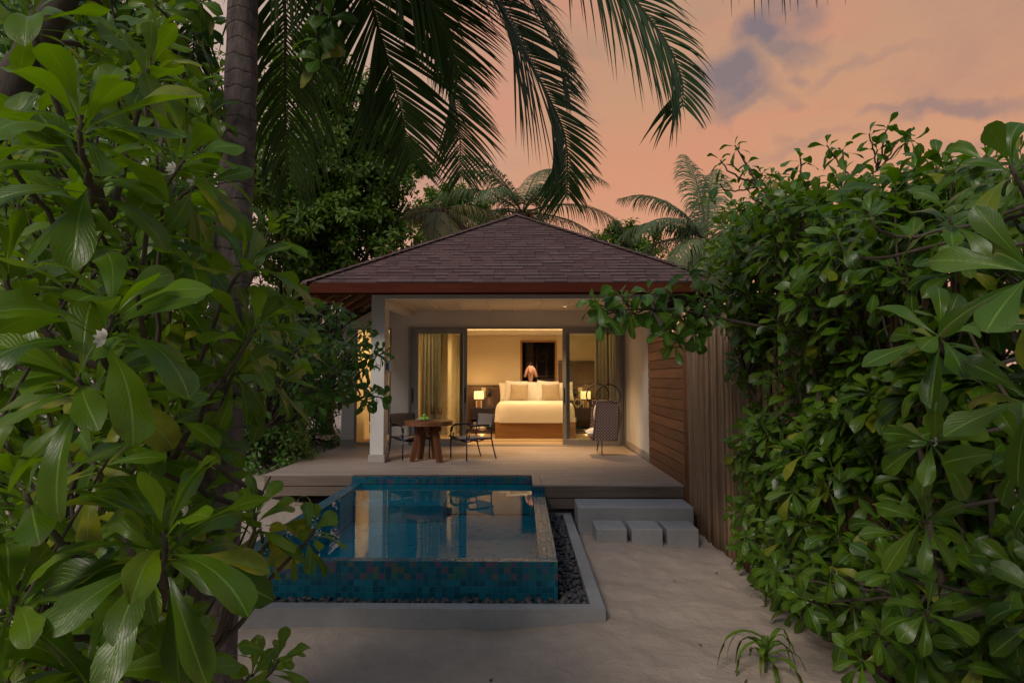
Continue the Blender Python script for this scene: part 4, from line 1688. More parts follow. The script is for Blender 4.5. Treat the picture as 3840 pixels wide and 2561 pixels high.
# ------------------------------------------------------------------ bedroom
bed = thing('bed', (.34, 17.5, 0), 'wide bed with white duvet on a timber base in the lit bedroom', 'bed')
mb = MB()
mb.box(-.695, 1.375, 16.53, 18.40, .001, .43, .004)
mb.build('bed_base', M['bedwood'], bed)
mb = MB()
n, lv = 96, 22
P = np.zeros((lv, n + 1, 3))
bx, by = .34, 17.5
prof = [(0.00, 1.0, .935), (0.55, 1.0, .94), (.80, 1.0, .935), (.90, 1.0, .925), (.96, 1.0, .905), (1.0, 1.0, .86), (1.03, 1.0, .78), (1.05, 1.0, .68), (1.065, 1.0, .55), (1.075, 1.0, .415)]
for i in range(lv):
    f = i / (lv - 1) * (len(prof) - 1)
    k = min(int(f), len(prof) - 2)
    u = f - k
    s = prof[k][0] * (1 - u) + prof[k + 1][0] * u
    z = prof[k][2] * (1 - u) + prof[k + 1][2] * u
    for j in range(n + 1):
        a = 2 * PI * j / n
        ca, sa = math.cos(a), math.sin(a)
        e = .28
        x = math.copysign(abs(ca) ** e, ca) * 1.00 * s
        y = math.copysign(abs(sa) ** e, sa) * .94 * (s if sa < 0 else min(s, 1))
        w_ = .012 * mnoise.noise(Vector((x * 4, y * 4, z * 3))) + .02 * max(0, s - .95) * 8 * mnoise.noise(Vector((x * 5, y * 5, 1.7)))
        P[i, j] = (bx + x * (1 + w_), by + y * (1 + w_), z + w_ * .6 * (s < 1))
mb.grid(P, flip=True)
mb.build('duvet', M['linen'], bed)
mb = MB()
mb.box(-1.60, 2.36, 18.50, 18.60, .03, 1.335, .004)
mb.box(-1.60, 2.36, 18.47, 18.605, 1.336, 1.36, .003)
mb.build('headboard', M['brownpanel'], bed)
PIL = ((-.36, 18.18, 'white pillow leaning at the left end of the headboard', 'pillow', .56, 'linen', .92, -5), (-.17, 18.06, 'white pillow right behind the cushion nearer the table lamp', 'pillow', .60, 'linen', .92, 2),
       (.36, 18.14, 'white pillow showing between the two taupe cushions', 'pillow', .60, 'linen', .90, 0), (.72, 18.06, 'white pillow behind the cushion nearer the sliding door', 'pillow', .60, 'linen', .92, 3),
       (1.16, 18.12, 'white pillow half hidden by the door frame', 'pillow', .56, 'linen', .92, -3),
       (-.085, 17.86, 'square taupe cushion nearer the lit table lamp', 'cushion', .50, 'taupe', .92, 2), (.80, 17.86, 'square taupe cushion nearer the sliding door', 'cushion', .50, 'taupe', .92, -2))
for i, (x, y, lb, ct, s, mt, zb, rot) in enumerate(PIL):
    mb = MB()
    pillow_mesh(mb, (x, y, zb + s * .47), s * 1.02, s * .98, .17, Matrix.Rotation(R(rot), 3, 'Y') @ Matrix.Rotation(R(-14), 3, 'X'), pinch=.12, seed=i * 2.3)
    tag(mb.build(ct if ct == 'cushion' else 'pillow', M[mt]), lb, ct, 'pillows and cushions on the bed')
for sd, (x0, x1, lb) in enumerate(((-1.47, -.79, 'dark ribbed nightstand under the lamp left of the bed'), (1.42, 2.15, 'dark ribbed nightstand behind the glass door'))):
    t = thing('nightstand', ((x0 + x1) / 2, 18.2, 0), lb, 'nightstand', 'nightstands beside the bed')
    mb = MB()
    mb.box(x0, x1, 18.06, 18.49, .40, .72, .004)
    for x in np.arange(x0 + .02, x1 - .02, .034):
        mb.box(x, x + .02, 18.048, 18.06, .41, .70, .004)
    mb.build('cabinet', M['navy'], t)
    mb = MB()
    mb.box(x0, x1, 18.08, 18.49, .10, .13, .003)
    mb.box(x0, x0 + .03, 18.08, 18.49, .131, .399, .003)
    mb.box(x1 - .03, x1, 18.08, 18.49, .131, .399, .003)
    mb.build('lower_shelf', M['darkwood'], t)
    lx = x0 + .24 if sd == 0 else 1.80
    tl_ = thing('table_lamp', (lx, 18.28, .72), 'lit table lamp with square cream shade left of the bed' if sd == 0 else 'lit table lamp with cream shade seen through the glass door', 'lamp', 'lit bedside table lamps')
    mb = MB()
    mb.box(lx - .05, lx + .05, 18.24, 18.32, .722, .93, .008)
    mb.build('lamp_base', M['bedwood'], tl_)
    mb = MB()
    mb.box(lx + .052, lx + .085, 18.24, 18.32, .722, .93, .006)
    mb.box(lx - .085, lx - .052, 18.24, 18.32, .722, .93, .006)
    mb.box(lx - .006, lx + .006, 18.274, 18.286, .93, .99, .001)
    mb.build('lamp_sleeve', M['plate'], tl_)
    mb = MB()
    mb.box(lx - .135, lx + .135, 18.19, 18.37, .965, 1.185, .006)
    mb.build('lamp_shade', M['shade'], tl_)
    lamp('lamp glow', 'POINT', (lx, 18.15, 1.3), 4, (1, .6, .24), size=.1)
    rx = -.945 if sd == 0 else 1.50
    rl = thing('reading_light', (rx, 18.47, 1.1), 'black reading light glowing beside the left pillows' if sd == 0 else 'black reading light glowing behind the glass door', 'lamp', 'black reading lights on the headboard')
    mb = MB()
    mb.lathe([(0, .21), (.042, .21), (.042, 0), (.036, 0), (.036, .03)], (rx, 18.42, 1.04), 20)
    mb.box(rx - .012, rx + .012, 18.45, 18.499, 1.14, 1.18, .002)
    mb.build('housing', M['black'], rl)
    mb = MB()
    mb.lathe([(0, .012), (.036, .012)], (rx, 18.42, 1.04), 20)
    mb.build('bulb', M['bulb'], rl)
    lamp('reading beam', 'SPOT', (rx, 18.42, 1.03), 3.0, (1, .72, .45), (0, 0, 0), .03, spot=R(80), blend=.9)
    lamp('shelf glow', 'POINT', ((x0 + x1) / 2, 18.0, .07), 2.2, (1, .6, .25), size=.05)
    for q, (zz, lb2) in enumerate(((1.155, 'upper'), (1.0, 'lower'))):
        fx = rx + (-.165 if sd == 0 else .17)
        mb = MB()
        mb.box(fx - .06, fx + .06, 18.485, 18.499, zz, zz + .135, .002)
        tag(mb.build('framed_print', M['paper']), '%s small framed print beside the %s reading light' % (lb2, 'left' if sd == 0 else 'right'), 'picture', 'small prints on the headboard')
# slim sheer drape behind the left lamp and books on the low shelf
for i in range(7):
    mb = MB()
    x = -1.40 + i * .055
    hgt = .16 + .05 * rnd.random()
    mb.box(x, x + .045, 18.14, 18.32, .131, .131 + hgt, .003)
    tag(mb.build('book', M['plate'] if i % 3 else M['taupe']), 'pale book standing on the low shelf of the left nightstand', 'book', 'books on the low shelf')
ck = thing('alarm_clock', (1.55, 18.2, .72), 'round dark bedside clock below the right reading light', 'clock')
mb = MB()
mb.torus((1.57, 18.2, .86), .10, .028, (0, 1, 0), 32, 10)
mb.box(1.53, 1.61, 18.17, 18.23, .721, .745, .003)
mb.build('ring_body', M['taupe'], ck)
mb = MB()
mb.prism([(1.57 + .075 * math.cos(a), .86 + .075 * math.sin(a)) for a in np.linspace(0, 2 * PI, 28)[:-1]], 1, 18.185, 18.215)
mb.build('face', M['black'], ck)

# robe, closet shelf and arch
robe = thing('bath_robe', (.25, 19.2, 1.3), 'pale peach bath robe on a hanger in the closet doorway', 'robe')
mb = MB()
n = 40
P = []
for (z, hw, dp, off) in ((1.925, .05, .045, 0), (1.92, .085, .05, 0), (1.885, .135, .065, 0), (1.82, .145, .08, 0), (1.70, .135, .10, .0), (1.55, .12, .10, -.005), (1.45, .09, .09, -.005), (1.40, .085, .085, -.005), (1.30, .12, .10, -.005), (1.0, .16, .10, 0), (.75, .18, .11, 0)):
    row = []
    for j in range(n + 1):
        a = 2 * PI * j / n
        k = 1 + .10 * math.sin(a * 7 + z * 6) * (1.95 - z)
        row.append((.255 + off + .72 * hw * k * math.cos(a), 19.2 + dp * k * math.sin(a), z))
    P.append(row)
mb.grid(np.array(P), flip=True)
for s in (-1, 1):
    mb.tube(spline([(.255 + s * .075, 19.17, 1.87), (.255 + s * .115, 19.17, 1.80), (.255 + s * .150, 19.18, 1.69), (.255 + s * .178, 19.19, 1.59)], 12), [.024, .03, .034, .036, .038, .04, .042, .043, .044, .045, .045, .044], 12)
mb.build('robe_cloth', M['robe'], robe)
mb = MB()
for s in (-1, 1):
    mb.tube([(.255 + s * .04, 19.115, 1.93), (.255 + s * .05, 19.105, 1.80), (.255 - s * .01, 19.10, 1.62)], .016, 8)
mb.build('lapel', M['robe'], robe)
mb = MB()
mb.tube(spline([(.255, 19.2, 1.94), (.255, 19.2, 1.98), (.275, 19.2, 2.0), (.262, 19.2, 2.03)], 10), .006, 6)
mb.build('hanger', M['bedwood'], robe)
lamp('added robe light', 'SPOT', (.30, 18.80, 2.25), 17, (1, .66, .40), (R(38), 0, 0), .05, spot=R(80), blend=.8)  # added spot with no fixture, brightens the front of the robe
cl = thing('closet_shelf', (.8, 19.6, 0), 'dark closet unit with arched frame behind the robe', 'closet')
mb = MB()
for x in (.42, .72, .95):
    mb.box(x, x + .035, 19.5, 19.55, 0, 2.45, .003)
mb.box(.42, 1.0, 19.48, 20.0, 1.60, 1.63, .003)
mb.torus((.62, 19.52, 2.2), .13, .02, (0, 1, 0), 24, 8)
mb.build('uprights', M['brownpanel'], cl)
mb = MB()
mb.tube([(.45, 19.6, 1.52), (1.0, 19.6, 1.52)], .012, 8)
mb.build('rail', M['plate'], cl)

# curtains
def curtain(x0, x1, y, label):
    mb = MB()
    n, m_ = 90, 8
    P = np.zeros((n, m_, 3))
    for i in range(n):
        for j in range(m_):
            f = i / (n - 1)
            z = 2.72 - (2.70) * j / (m_ - 1)
            P[i, j] = (x0 + (x1 - x0) * f + .01 * math.sin(f * 31), y + .045 * math.sin(f * 2 * PI * (x1 - x0) / .085 + .25 * j * math.sin(f * 9)) , z)
    mb.grid(P)
    o = mb.build('curtain', M['curtain'])
    so_ = o.modifiers.new('thick', 'SOLIDIFY')
    so_.thickness = .004
    tag(o, label, 'curtain', 'sheer curtains inside the doors')


curtain(-2.42, -1.93, 15.25, 'cream sheer curtain behind the sliding door by the table')
curtain(1.72, 2.30, 15.25, 'cream sheer curtain behind the hanging chair')
# armchair and floor lamp seen through the narrow window
ac = thing('lounge_chair', (-3.45, 16.0, 0), 'dark lounge chair inside the narrow window', 'chair')
mb = MB()
mb.box(-3.75, -3.10, 15.7, 16.35, .18, .46, .05)
mb.build('seat', M['black'], ac)
mb = MB()
mb.box(-3.76, -3.62, 15.7, 16.35, .461, .78, .04)
mb.box(-3.615, -3.1, 16.22, 16.36, .461, .86, .05)
mb.build('backrest', M['black'], ac)
for x in (-3.7, -3.17):
    for yy in (15.75, 16.28):
        mb = MB()
        mb.tube([(x, yy, .001), (x, yy, .181)], .018, 8)
        mb.build('leg', M['bedwood'], ac)
fl_ = thing('floor_lamp', (-2.98, 15.9, 0), 'slim lit lamp glowing beside the white column', 'lamp')
mb = MB()
mb.lathe([(.0, .03), (.12, .028), (.12, .001), (0, .001)], (-2.98, 15.9, 0), 24)
mb.tube([(-2.98, 15.9, .03), (-2.98, 15.9, .75)], .012, 8)
mb.lathe([(.06, .75), (.075, .76), (.075, 1.32), (.05, 1.36)], (-2.98, 15.9, 0), 20)
mb.build('stand', M['black'], fl_)
mb = MB()
mb.lathe([(.0, .80), (.080, .80), (.080, 1.20), (0, 1.20)], (-2.98, 15.9, 0), 20)
mb.build('lamp_shade', M['panel'], fl_)
rug = MB()
rug.box(-1.3, 2.0, 16.0, 17.2, .0005, .012, .004)
tag(rug.build('rug', M['taupe']), 'flat woven beige rug under the foot of the bed', 'rug')

# room light comes from the cove and the downlights of the bedroom
lamp('cove lamp', 'AREA', (-.6, 16.05, 2.98), 132, (1, .62, .27), (0, 0, 0), 5.6, .7)
lamp('bed downlight', 'SPOT', (.34, 17.6, 2.78), 60, (1, .74, .46), (0, 0, 0), .1, spot=R(120), blend=.9)
lamp('window side lamp', 'POINT', (-3.3, 16.6, 2.2), 22, (1, .62, .26), size=.15)
lamp('reflected cove', 'AREA', (-.6, 16.05, 2.86), 26, (1, .66, .30), (PI, 0, 0), 5.4, .6)
# ------------------------------------------------------------------ vegetation
NPAT = [0]


def stem_to(mb, root, c, axis, r0, r1, rng, n=12, via=None):
    root, c = np.asarray(root, float), np.asarray(c, float)
    d = np.linalg.norm(c - root)
    mid = root + V(rng.uniform(-.1, .1), rng.uniform(-.1, .1), .45 * d) if via is None else np.asarray(via, float)
    pts = bez(root, mid, c - unit(axis) * .35 * d, c, n=n)
    pts[1:-1] += np.array([[rng.uniform(-.008, .008) for _ in range(3)] for _ in range(n - 2)])
    mb.tube(pts, np.linspace(r0, r1, n), 7)
    return pts


def bush(name, label, cat, base, ros, leafm, rng, shape='spoon', group=None, flowers=0, limbs=3, stemmat=None, thick=.03, part='foliage', base_z=None, paths=None):
    """ros: (centre, axis, n, L, W, lvl, kw)"""
    bz = sand_h(base[0], base[1]) - .05 if base_z is None else base_z
    t = thing(name, (base[0], base[1], bz), label, cat, group)
    fol, st = MB(), MB()
    cs = np.array([r[0] for r in ros])
    nodes = []
    for ip, pth in enumerate(paths or ()):
        p = spline([V(base[0], base[1], bz) if q is None else q for q in pth], 22)
        st.tube(p, np.linspace(thick if ip == 0 else thick * .5, thick * .2, 22), 8)
        nodes += list(p[4:])
    for i in range(0 if paths else limbs):
        tgt = cs[rng.randrange(len(cs))]
        b = V(base[0] + rng.uniform(-.12, .12), base[1] + rng.uniform(-.12, .12), bz)
        top = b + (tgt - b) * rng.uniform(.5, .75)
        mid = b + (tgt - b) * .3 + V(rng.uniform(-.1, .1), rng.uniform(-.1, .1), .15)
        p = spline([b, mid, top], 12)
        p[1:] += np.array([[rng.uniform(-.012, .012) for _ in range(3)] for _ in range(11)])
        st.tube(p, np.linspace(thick, thick * .5, 12) * rng.uniform(.8, 1.15), 8)
        nodes += list(p[3:])
    nodes = np.array(nodes)
    tips = []
    for (c, ax, n, L, W, lvl, kw) in ros:
        c = np.asarray(c, float)
        rosette(fol, c, ax, n, L, W, lvl, rng, shape=shape, **kw)
        back = c - unit(ax) * .2
        q = nodes[np.argmin(((nodes - back) ** 2).sum(1))]
        tips.append((c, ax, q))
    for (c, ax, q) in tips:
        stem_to(st, q, c, ax, .011 if np.linalg.norm(c - q) > .4 else .008, .0055, rng, via=q + (c - q) * .35 + V(0, 0, -.02))
    st.build('stems', stemmat or BARK, t)
    fol.build(part, leafm, t)
    for _ in range(flowers):
        m = MB()
        r = ros[rng.randrange(len(ros))]
        d = unit(V(rng.uniform(-1, 1), -1, rng.uniform(-.2, .5)))
        flower(m, np.asarray(r[0]) + d * .035 - unit(r[1]) * .05, d, rng)
        m.build('flower', FLOWER, t)
    return t


def ax3(sx, sy, sc):
    return V(sx, -sc, sy)


def near(px, py, Y, ax, n, L, W=None, lvl=0, **kw):
    left = px < 1300 and Y < 2.6
    L = L * (.98 if left else 1)
    return (at(px, py, Y), ax3(*ax), n + (3 if left else 0), L, W or L * (.345 if left else .37), lvl, kw)


rg = random.Random(21)
DR = dict(lo=30, hi=118, stem=.10, sag=.20)
UP = dict(lo=10, hi=92, stem=.07, sag=.10)
SD = dict(lo=20, hi=104, stem=.09, sag=.16)
bush('beach_cabbage', 'tallest glossy beach cabbage bush close to the viewer with stems of big spoon leaves', 'bush', (-1.95, 1.75), [
    near(304, 430, 1.30, (.05, 1, .12), 15, .235, **UP),
    near(330, 640, 1.40, (.25, .5, .4), 12, .215, **SD),
    near(425, 1180, 1.25, (.45, .9, .1), 13, .235, **UP),
    near(290, 1420, 1.30, (.05, .35, .45), 13, .225, **SD),
    near(20, 1000, 1.4, (.15, .9, .2), 12, .22, **UP),
    near(30, 520, 1.5, (.2, .8, .4), 12, .21, **SD),
    near(120, 20, 1.5, (.1, .9, .2), 12, .21, **UP),
    near(560, 260, 1.75, (.25, .9, .1), 12, .21, **UP),
    near(500, 900, 1.75, (.3, .5, .4), 12, .20, **SD),
], LEAF_A, rg, flowers=3, paths=[[None, V(-1.75, 1.7, .4), V(-1.5, 1.7, 1.2), V(-1.15, 1.75, 2.0)], [V(-1.75, 1.7, .4), V(-1.3, 1.6, .9), V(-.95, 1.6, 1.5)]], thick=.014, group='glossy beach cabbage bushes')
bush('beach_cabbage', 'glossy beach cabbage bush with leaves in front of the coconut trunk', 'bush', (-1.55, 2.45), [
    near(690, 600, 1.65, (.6, .7, .1), 13, .225, **UP),
    near(760, 690, 1.9, (.7, .1, .3), 11, .205, **SD),
    near(924, 985, 2.0, (.55, .8, .05), 12, .225, **UP),
    near(960, 1235, 1.95, (.55, .8, .05), 12, .205, **UP),
    near(900, 1400, 2.05, (.6, .1, .5), 11, .19, **SD),
    near(1060, 1420, 2.5, (.75, .4, .2), 11, .19, lvl=1, **SD),
    near(700, 880, 2.15, (.4, .6, .3), 12, .20, lvl=1, **SD),
    near(690, 1130, 2.3, (.2, .8, .3), 12, .19, lvl=1, **UP),
    near(600, 1330, 2.2, (.1, .8, .3), 12, .20, lvl=1, **UP),
    near(1090, 1130, 3.2, (.5, .8, .2), 12, .18, lvl=1, **UP),
    near(1130, 1300, 3.6, (.7, .5, .2), 12, .18, lvl=1, **UP),
    near(1010, 860, 2.9, (.4, .8, .1), 12, .18, lvl=1, **UP),
], LEAF_A, rg, flowers=3, limbs=2, thick=.011, group='glossy beach cabbage bushes')
bush('beach_cabbage', 'low glossy beach cabbage bush with wide drooping leaves in front of the pool kerb', 'bush', (-1.75, 1.9), [
    near(615, 1990, 1.38, (.05, 1, .15), 13, .235, **UP),
    near(574, 2095, 1.40, (.05, .25, .6), 12, .225, **DR),
    near(640, 2510, 1.65, (.5, .7, .2), 12, .20, **UP),
    near(90, 1830, 1.4, (-.1, .8, .3), 12, .22, **UP),
    near(60, 2240, 1.35, (.4, .6, .3), 12, .22, **SD),
    near(300, 2500, 1.45, (.2, .6, .4), 12, .22, **SD),
    near(350, 1730, 1.7, (.1, .5, .5), 11, .21, lvl=1, yel=.6, lo=38, hi=118),
    near(20, 2540, 1.5, (.2, .7, .3), 12, .20, lvl=1, **UP),
    near(300, 2190, 1.8, (.0, .7, .4), 12, .2, lvl=1, **SD),
], LEAF_A, rg, paths=[[None, V(-1.5, 1.85, .1), V(-1.2, 1.75, .6), V(-.95, 1.7, .95)]], thick=.014, group='glossy beach cabbage bushes')
bush('beach_cabbage', 'young beach cabbage with sprigs reaching over the pool corner', 'bush', (-1.75, 2.9), [
    near(960, 1925, 2.05, (.25, 1, .1), 11, .18, **UP),
    near(1180, 1985, 2.15, (.7, .7, .1), 9, .125, **UP),
    near(985, 2035, 2.1, (.15, -.5, .4), 7, .17, yel=.5, lo=30, hi=90, sag=.3),
    near(1100, 2065, 2.1, (.4, -.6, .2), 5, .11, yel=.6, lo=30, hi=90, sag=.3),
    near(1045, 2475, 2.0, (.6, .8, .05), 9, .13, **UP),
    near(950, 2530, 2.1, (.3, .4, .4), 9, .14, **SD),
], LEAF_A, rg, limbs=2, thick=.010, group='glossy beach cabbage bushes')


def fill_up(n, xr, yr, Yr, rng, xmax, L):
    out = []
    while len(out) < n:
        px, py, Y = rng.uniform(*xr), rng.uniform(*yr), rng.uniform(*Yr)
        if px > np.interp(py, *xmax) or 780 < px < 960 or (px < 280 and py < 450):
            continue
        out.append((at(px, py, Y), V(rng.uniform(-.3, .8), -rng.uniform(.05, .5), rng.uniform(.5, 1)), rng.randrange(10, 14), L * rng.uniform(.85, 1.1), L * .36, 1, dict(UP if rng.random() < .6 else SD)))
    return out


def fill(n, xr, yr, Yr, rng, xmax=None, L=.17, lvl=1, skip=None, top=None):
    out = []
    while len(out) < n:
        px, py, Y = rng.uniform(*xr), rng.uniform(*yr), rng.uniform(*Yr)
        if xmax and px > np.interp(py, *xmax):
            continue
        if skip and skip(px, py, Y):
            continue
        c = at(px, py, Y)
        if c[2] < -.45:
            continue
        ax = V(rng.uniform(-.4, .7), -rng.uniform(.1, .9), rng.uniform(.0, 1))
        kw = DR if ax[2] < .4 else {}
        out.append((c, ax, rng.randrange(10, 14), L * rng.uniform(.85, 1.15), L * .37, lvl, kw))
    return out


XM = ([-200, 300, 600, 900, 1500, 1750, 2050, 2350, 2561], [620, 820, 930, 960, 1040, 900, 860, 780, 820])
XN = ([-200, 300, 600, 900, 1500, 1750, 2050, 2350, 2561], [560, 760, 860, 930, 980, 760, 700, 650, 700])
bush('beach_cabbage', 'glossy beach cabbage bush just behind the nearest leaves with many upright sprigs', 'bush', (-2.3, 2.2), fill_up(66, (-100, 980), (-60, 2500), (1.9, 2.8), rg, XN, .20), LEAF_A, rg, paths=[[None, V(-2.0, 2.2, .3), V(-1.6, 2.3, 1.2), V(-1.3, 2.3, 2.2)], [V(-2.0, 2.2, .3), V(-1.2, 2.2, .6), V(-.9, 2.3, 1.2)]], thick=.016, flowers=3, group='glossy beach cabbage bushes')
XL = ([0, 1400, 1500, 2000, 2300, 2561], [0, 0, 880, 860, 800, 760])
bush('beach_cabbage', 'beach cabbage bush filling the ground between the coconut trunk and the pool', 'bush', (-2.4, 3.6), [r for r in fill_up(26, (520, 779), (1480, 2480), (2.9, 4.0), rg, XL, .18)], LEAF_A, rg, limbs=3, thick=.014, group='glossy beach cabbage bushes')
sk = lambda px, py, Y: (800 < px < 990 and Y < 3.9) or (px < 300 and py < 460 and Y < 3.3)
bush('beach_cabbage', 'shaded upper beach cabbage bush behind the big near leaves', 'bush', (-2.3, 3.0), fill(62, (-150, 1000), (-150, 1250), (2.8, 4.3), rg, XM, skip=sk), LEAF_A, rg, limbs=4, thick=.02, flowers=2, group='glossy beach cabbage bushes')
bush('beach_cabbage', 'shaded lower beach cabbage bush behind the big near leaves', 'bush', (-2.0, 2.6), fill(60, (-150, 1000), (1150, 2600), (2.6, 4.2), rg, XM, skip=sk), LEAF_A, rg, limbs=4, thick=.02, flowers=2, group='glossy beach cabbage bushes')
bush('beach_cabbage', 'tall beach cabbage thicket standing left of the coconut trunk', 'bush', (-3.6, 4.8), fill(95, (-150, 820), (-100, 2000), (3.8, 6.0), rg, XM, L=.19, lvl=2), LEAF_A, rg, limbs=7, thick=.04, group='glossy beach cabbage bushes')
# mid-distance shrub between trunk and column
XC = ([900, 1180, 1240, 1330, 1420, 1500, 1560], [1180, 1290, 1370, 1400, 1370, 1260, 1160])
rc = []
for (px, py, Y, ax) in ((1300, 1215, 6.6, (.6, .7, .2)), (1235, 1235, 6.7, (.2, .9, .2)), (1370, 1235, 6.5, (.8, .5, .2)), (1180, 1270, 6.6, (.2, .9, .3)), (1340, 1330, 6.4, (.8, .3, .3)), (1405, 1325, 6.3, (.9, .3, .2)),
                        (1440, 1325, 6.3, (1, .2, .2)), (1400, 1475, 6.2, (.9, .3, .3)), (1430, 1490, 6.2, (.9, -.1, .3)), (1330, 1440, 6.2, (.7, .2, .5)), (1270, 1390, 6.0, (.5, .5, .4)), (1200, 1420, 6.0, (.4, .6, .4)),
                        (1370, 1510, 6.2, (.6, -.4, .4)), (1250, 1480, 6.0, (.5, .1, .6)), (1150, 1350, 5.8, (.2, .7, .4)), (1290, 1300, 6.5, (.5, .6, .4)), (1100, 1500, 5.8, (.3, .1, .7)), (1190, 1520, 5.9, (.4, -.1, .7))):
    rc.append(near(px, py, Y, ax, 11, .155, .075, 2))
rc += fill(58, (960, 1400), (1130, 1560), (5.8, 7.6), rg, XC, L=.15, lvl=2)
bush('beach_cabbage', 'leafy shrub between the coconut trunk and the white column with twigs crossing the column', 'bush', (-3.9, 6.4), rc, LEAF_C, rg, shape='spoon', limbs=6, thick=.03, flowers=4, group='glossy beach cabbage bushes')

# low bright shrubs along the sand path
for (bx, by, rad, hh, n, lb) in ((-5.3, 14.0, .75, 1.15, 150, 'low bright green shrub beside the sand path nearest the villa wall'), (-4.75, 12.2, .75, 1.05, 150, 'low dark green shrub at the left edge of the deck'),
                                 (-5.9, 12.6, .9, 1.4, 150, 'rounded green shrub behind the one at the deck edge'), (-6.4, 15.2, .9, 1.3, 110, 'rounded green shrub farthest along the sand path'),
                                 (-5.25, 16.0, .75, 1.5, 150, 'tall bright shrub standing against the villa side wall')):
    rr = []
    zb = sand_h(bx, by)
    for _ in range(n):
        a, e = rg.uniform(0, 6.28), rg.uniform(-.1, 1) * 1.45
        q = V(math.cos(a) * math.cos(e), math.sin(a) * math.cos(e), math.sin(e))
        k = rg.uniform(.72, 1.04)
        c = V(bx, by, zb + .1) + q * V(rad, rad, hh) * k
        rr.append((c, q + V(0, 0, .35), 9, .15, .055, 2, {}))
    bush('path_shrub', lb, 'bush', (bx, by), rr, LEAF_S, rg, limbs=6, thick=.02, group='low shrubs by the sand path')

# ---- right hedge, bush by bush
def hedge_ros(y0, y1, n, rng, lvl_far):
    out = []
    while len(out) < n:
        Y = rng.uniform(y0, y1)
        top = 2.62 + (Y - 3) * .17 + .10 * math.sin(Y * 5.3) + .08 * math.sin(Y * 11.7)
        s = rng.uniform(0, 1)
        if s < .74:
            z = -.42 + (top + .42) * s / .74
            q = (z + .42) / (top + .42)
            off = np.interp(q, [0, .15, .32, .5, .66, .82, .93, 1], [.16, .02, .06, .20, .12, -.10, -.02, .2])
            X = 2.06 + off + .03 * (7 - Y) + .16 * max(0, min(1, (Y - 5) / 1.5)) * (1 if z < 2.3 else .3) + .34 * mnoise.noise(Vector((Y * 1.3, z * 1.3, 3)))
            depth = abs(rng.gauss(0, .16)) if rng.random() < .72 else rng.uniform(.2, .7)
            X += depth
            ax = V(-.5, -.4, 1.0 if q > .35 else .4) + V(*[rng.uniform(-.45, .45) for _ in range(3)])
        else:
            u = (s - .74) / .26
            X = 2.15 + u * 2.0
            z = top + .12 * u + rng.uniform(-.25, .10) + .12 * mnoise.noise(Vector((X * 2, Y * 2, 0)))
            ax = V(-.15, -.35, 1) + V(*[rng.uniform(-.3, .3) for _ in range(3)])
        d = math.hypot(X, Y)
        lvl = 0 if d < 2.6 else (1 if d < 5 else 2)
        L = rng.uniform(.19, .275)
        kw = dict(yel=.05)
        if ax[2] < .3:
            kw.update(lo=30, hi=120, sag=.2)
        out.append((V(X, Y, z), ax, rng.randrange(9, 13), L, L * .36, lvl, kw))
    return out


HB = ((6.35, 7.05, 105, 'beach cabbage bush at the far end of the hedge covering the bamboo canes'), (5.75, 6.65, 125, 'beach cabbage bush in the hedge below the sprigs of the sea almond tree'),
      (4.9, 5.8, 130, 'broad beach cabbage bush in the hedge behind the strap leaved plant on the sand'), (4.0, 5.0, 130, 'beach cabbage bush in the middle of the tall hedge opposite the pool kerb'),
      (3.1, 4.1, 130, 'dark beach cabbage bush at the near end of the hedge'), (2.2, 3.2, 110, 'beach cabbage bush closest to the viewer on the hedge side with largest leaves'))
for (y0, y1, n, lb) in HB:
    bush('beach_cabbage', lb, 'bush', (2.62, (y0 + y1) / 2), hedge_ros(y0, y1, n, rg, 2), LEAF_B, rg, limbs=9, thick=.032, flowers=3, group='beach cabbage bushes of the hedge')
bush('beach_cabbage', 'near sprig of long pale green leaves reaching in front of the hedge', 'bush', (2.75, 2.6), [
    near(3860, 1010, 1.45, (-.8, .3, .4), 12, .22, lo=25, hi=105),
    near(3790, 620, 1.7, (-.5, .8, .2), 12, .20),
    near(3530, 1240, 2.0, (-.3, .6, .6), 13, .20),
    near(3850, 1480, 1.7, (-.6, .3, .6), 12, .20, **DR),
    near(3500, 1660, 2.2, (-.3, .1, .8), 12, .18, **DR),
    near(3840, 1700, 1.9, (-.5, .3, .8), 12, .18, **DR),
    near(3480, 1960, 2.4, (-.2, .1, .8), 12, .18, **DR),
    near(3560, 800, 2.3, (-.3, .9, .3), 13, .19),
    near(3260, 790, 2.9, (-.2, .9, .3), 13, .18, lvl=1),
    near(3140, 880, 3.1, (-.3, .8, .4), 13, .17, lvl=1),
    near(3480, 2290, 2.6, (-.2, .6, .7), 12, .17, lvl=1),
    near(3300, 2360, 3.2, (-.2, .8, .6), 12, .16, lvl=1),
    near(3330, 2120, 3.1, (-.4, .5, .7), 12, .18, lvl=1),
    near(3010, 2240, 4.2, (-.5, .5, .6), 12, .17, lvl=1),
    near(3230, 2470, 3.3, (-.4, .6, .6), 12, .16, lvl=1),
    near(2900, 2130, 5.0, (-.6, .4, .6), 12, .17, lvl=1),
    near(2790, 2010, 5.8, (-.6, .4, .6), 12, .17, lvl=1),
    near(3120, 2130, 3.9, (-.2, .5, .7), 11, .17, lvl=1),
], LEAF_B, rg, paths=[[None, V(2.6, 2.5, .6), V(2.4, 2.4, 1.5), V(2.2, 2.4, 2.4)], [V(2.6, 2.5, .6), V(2.3, 3.2, .5), V(2.2, 3.8, .3)]], thick=.014, flowers=2, group='beach cabbage bushes of the hedge')

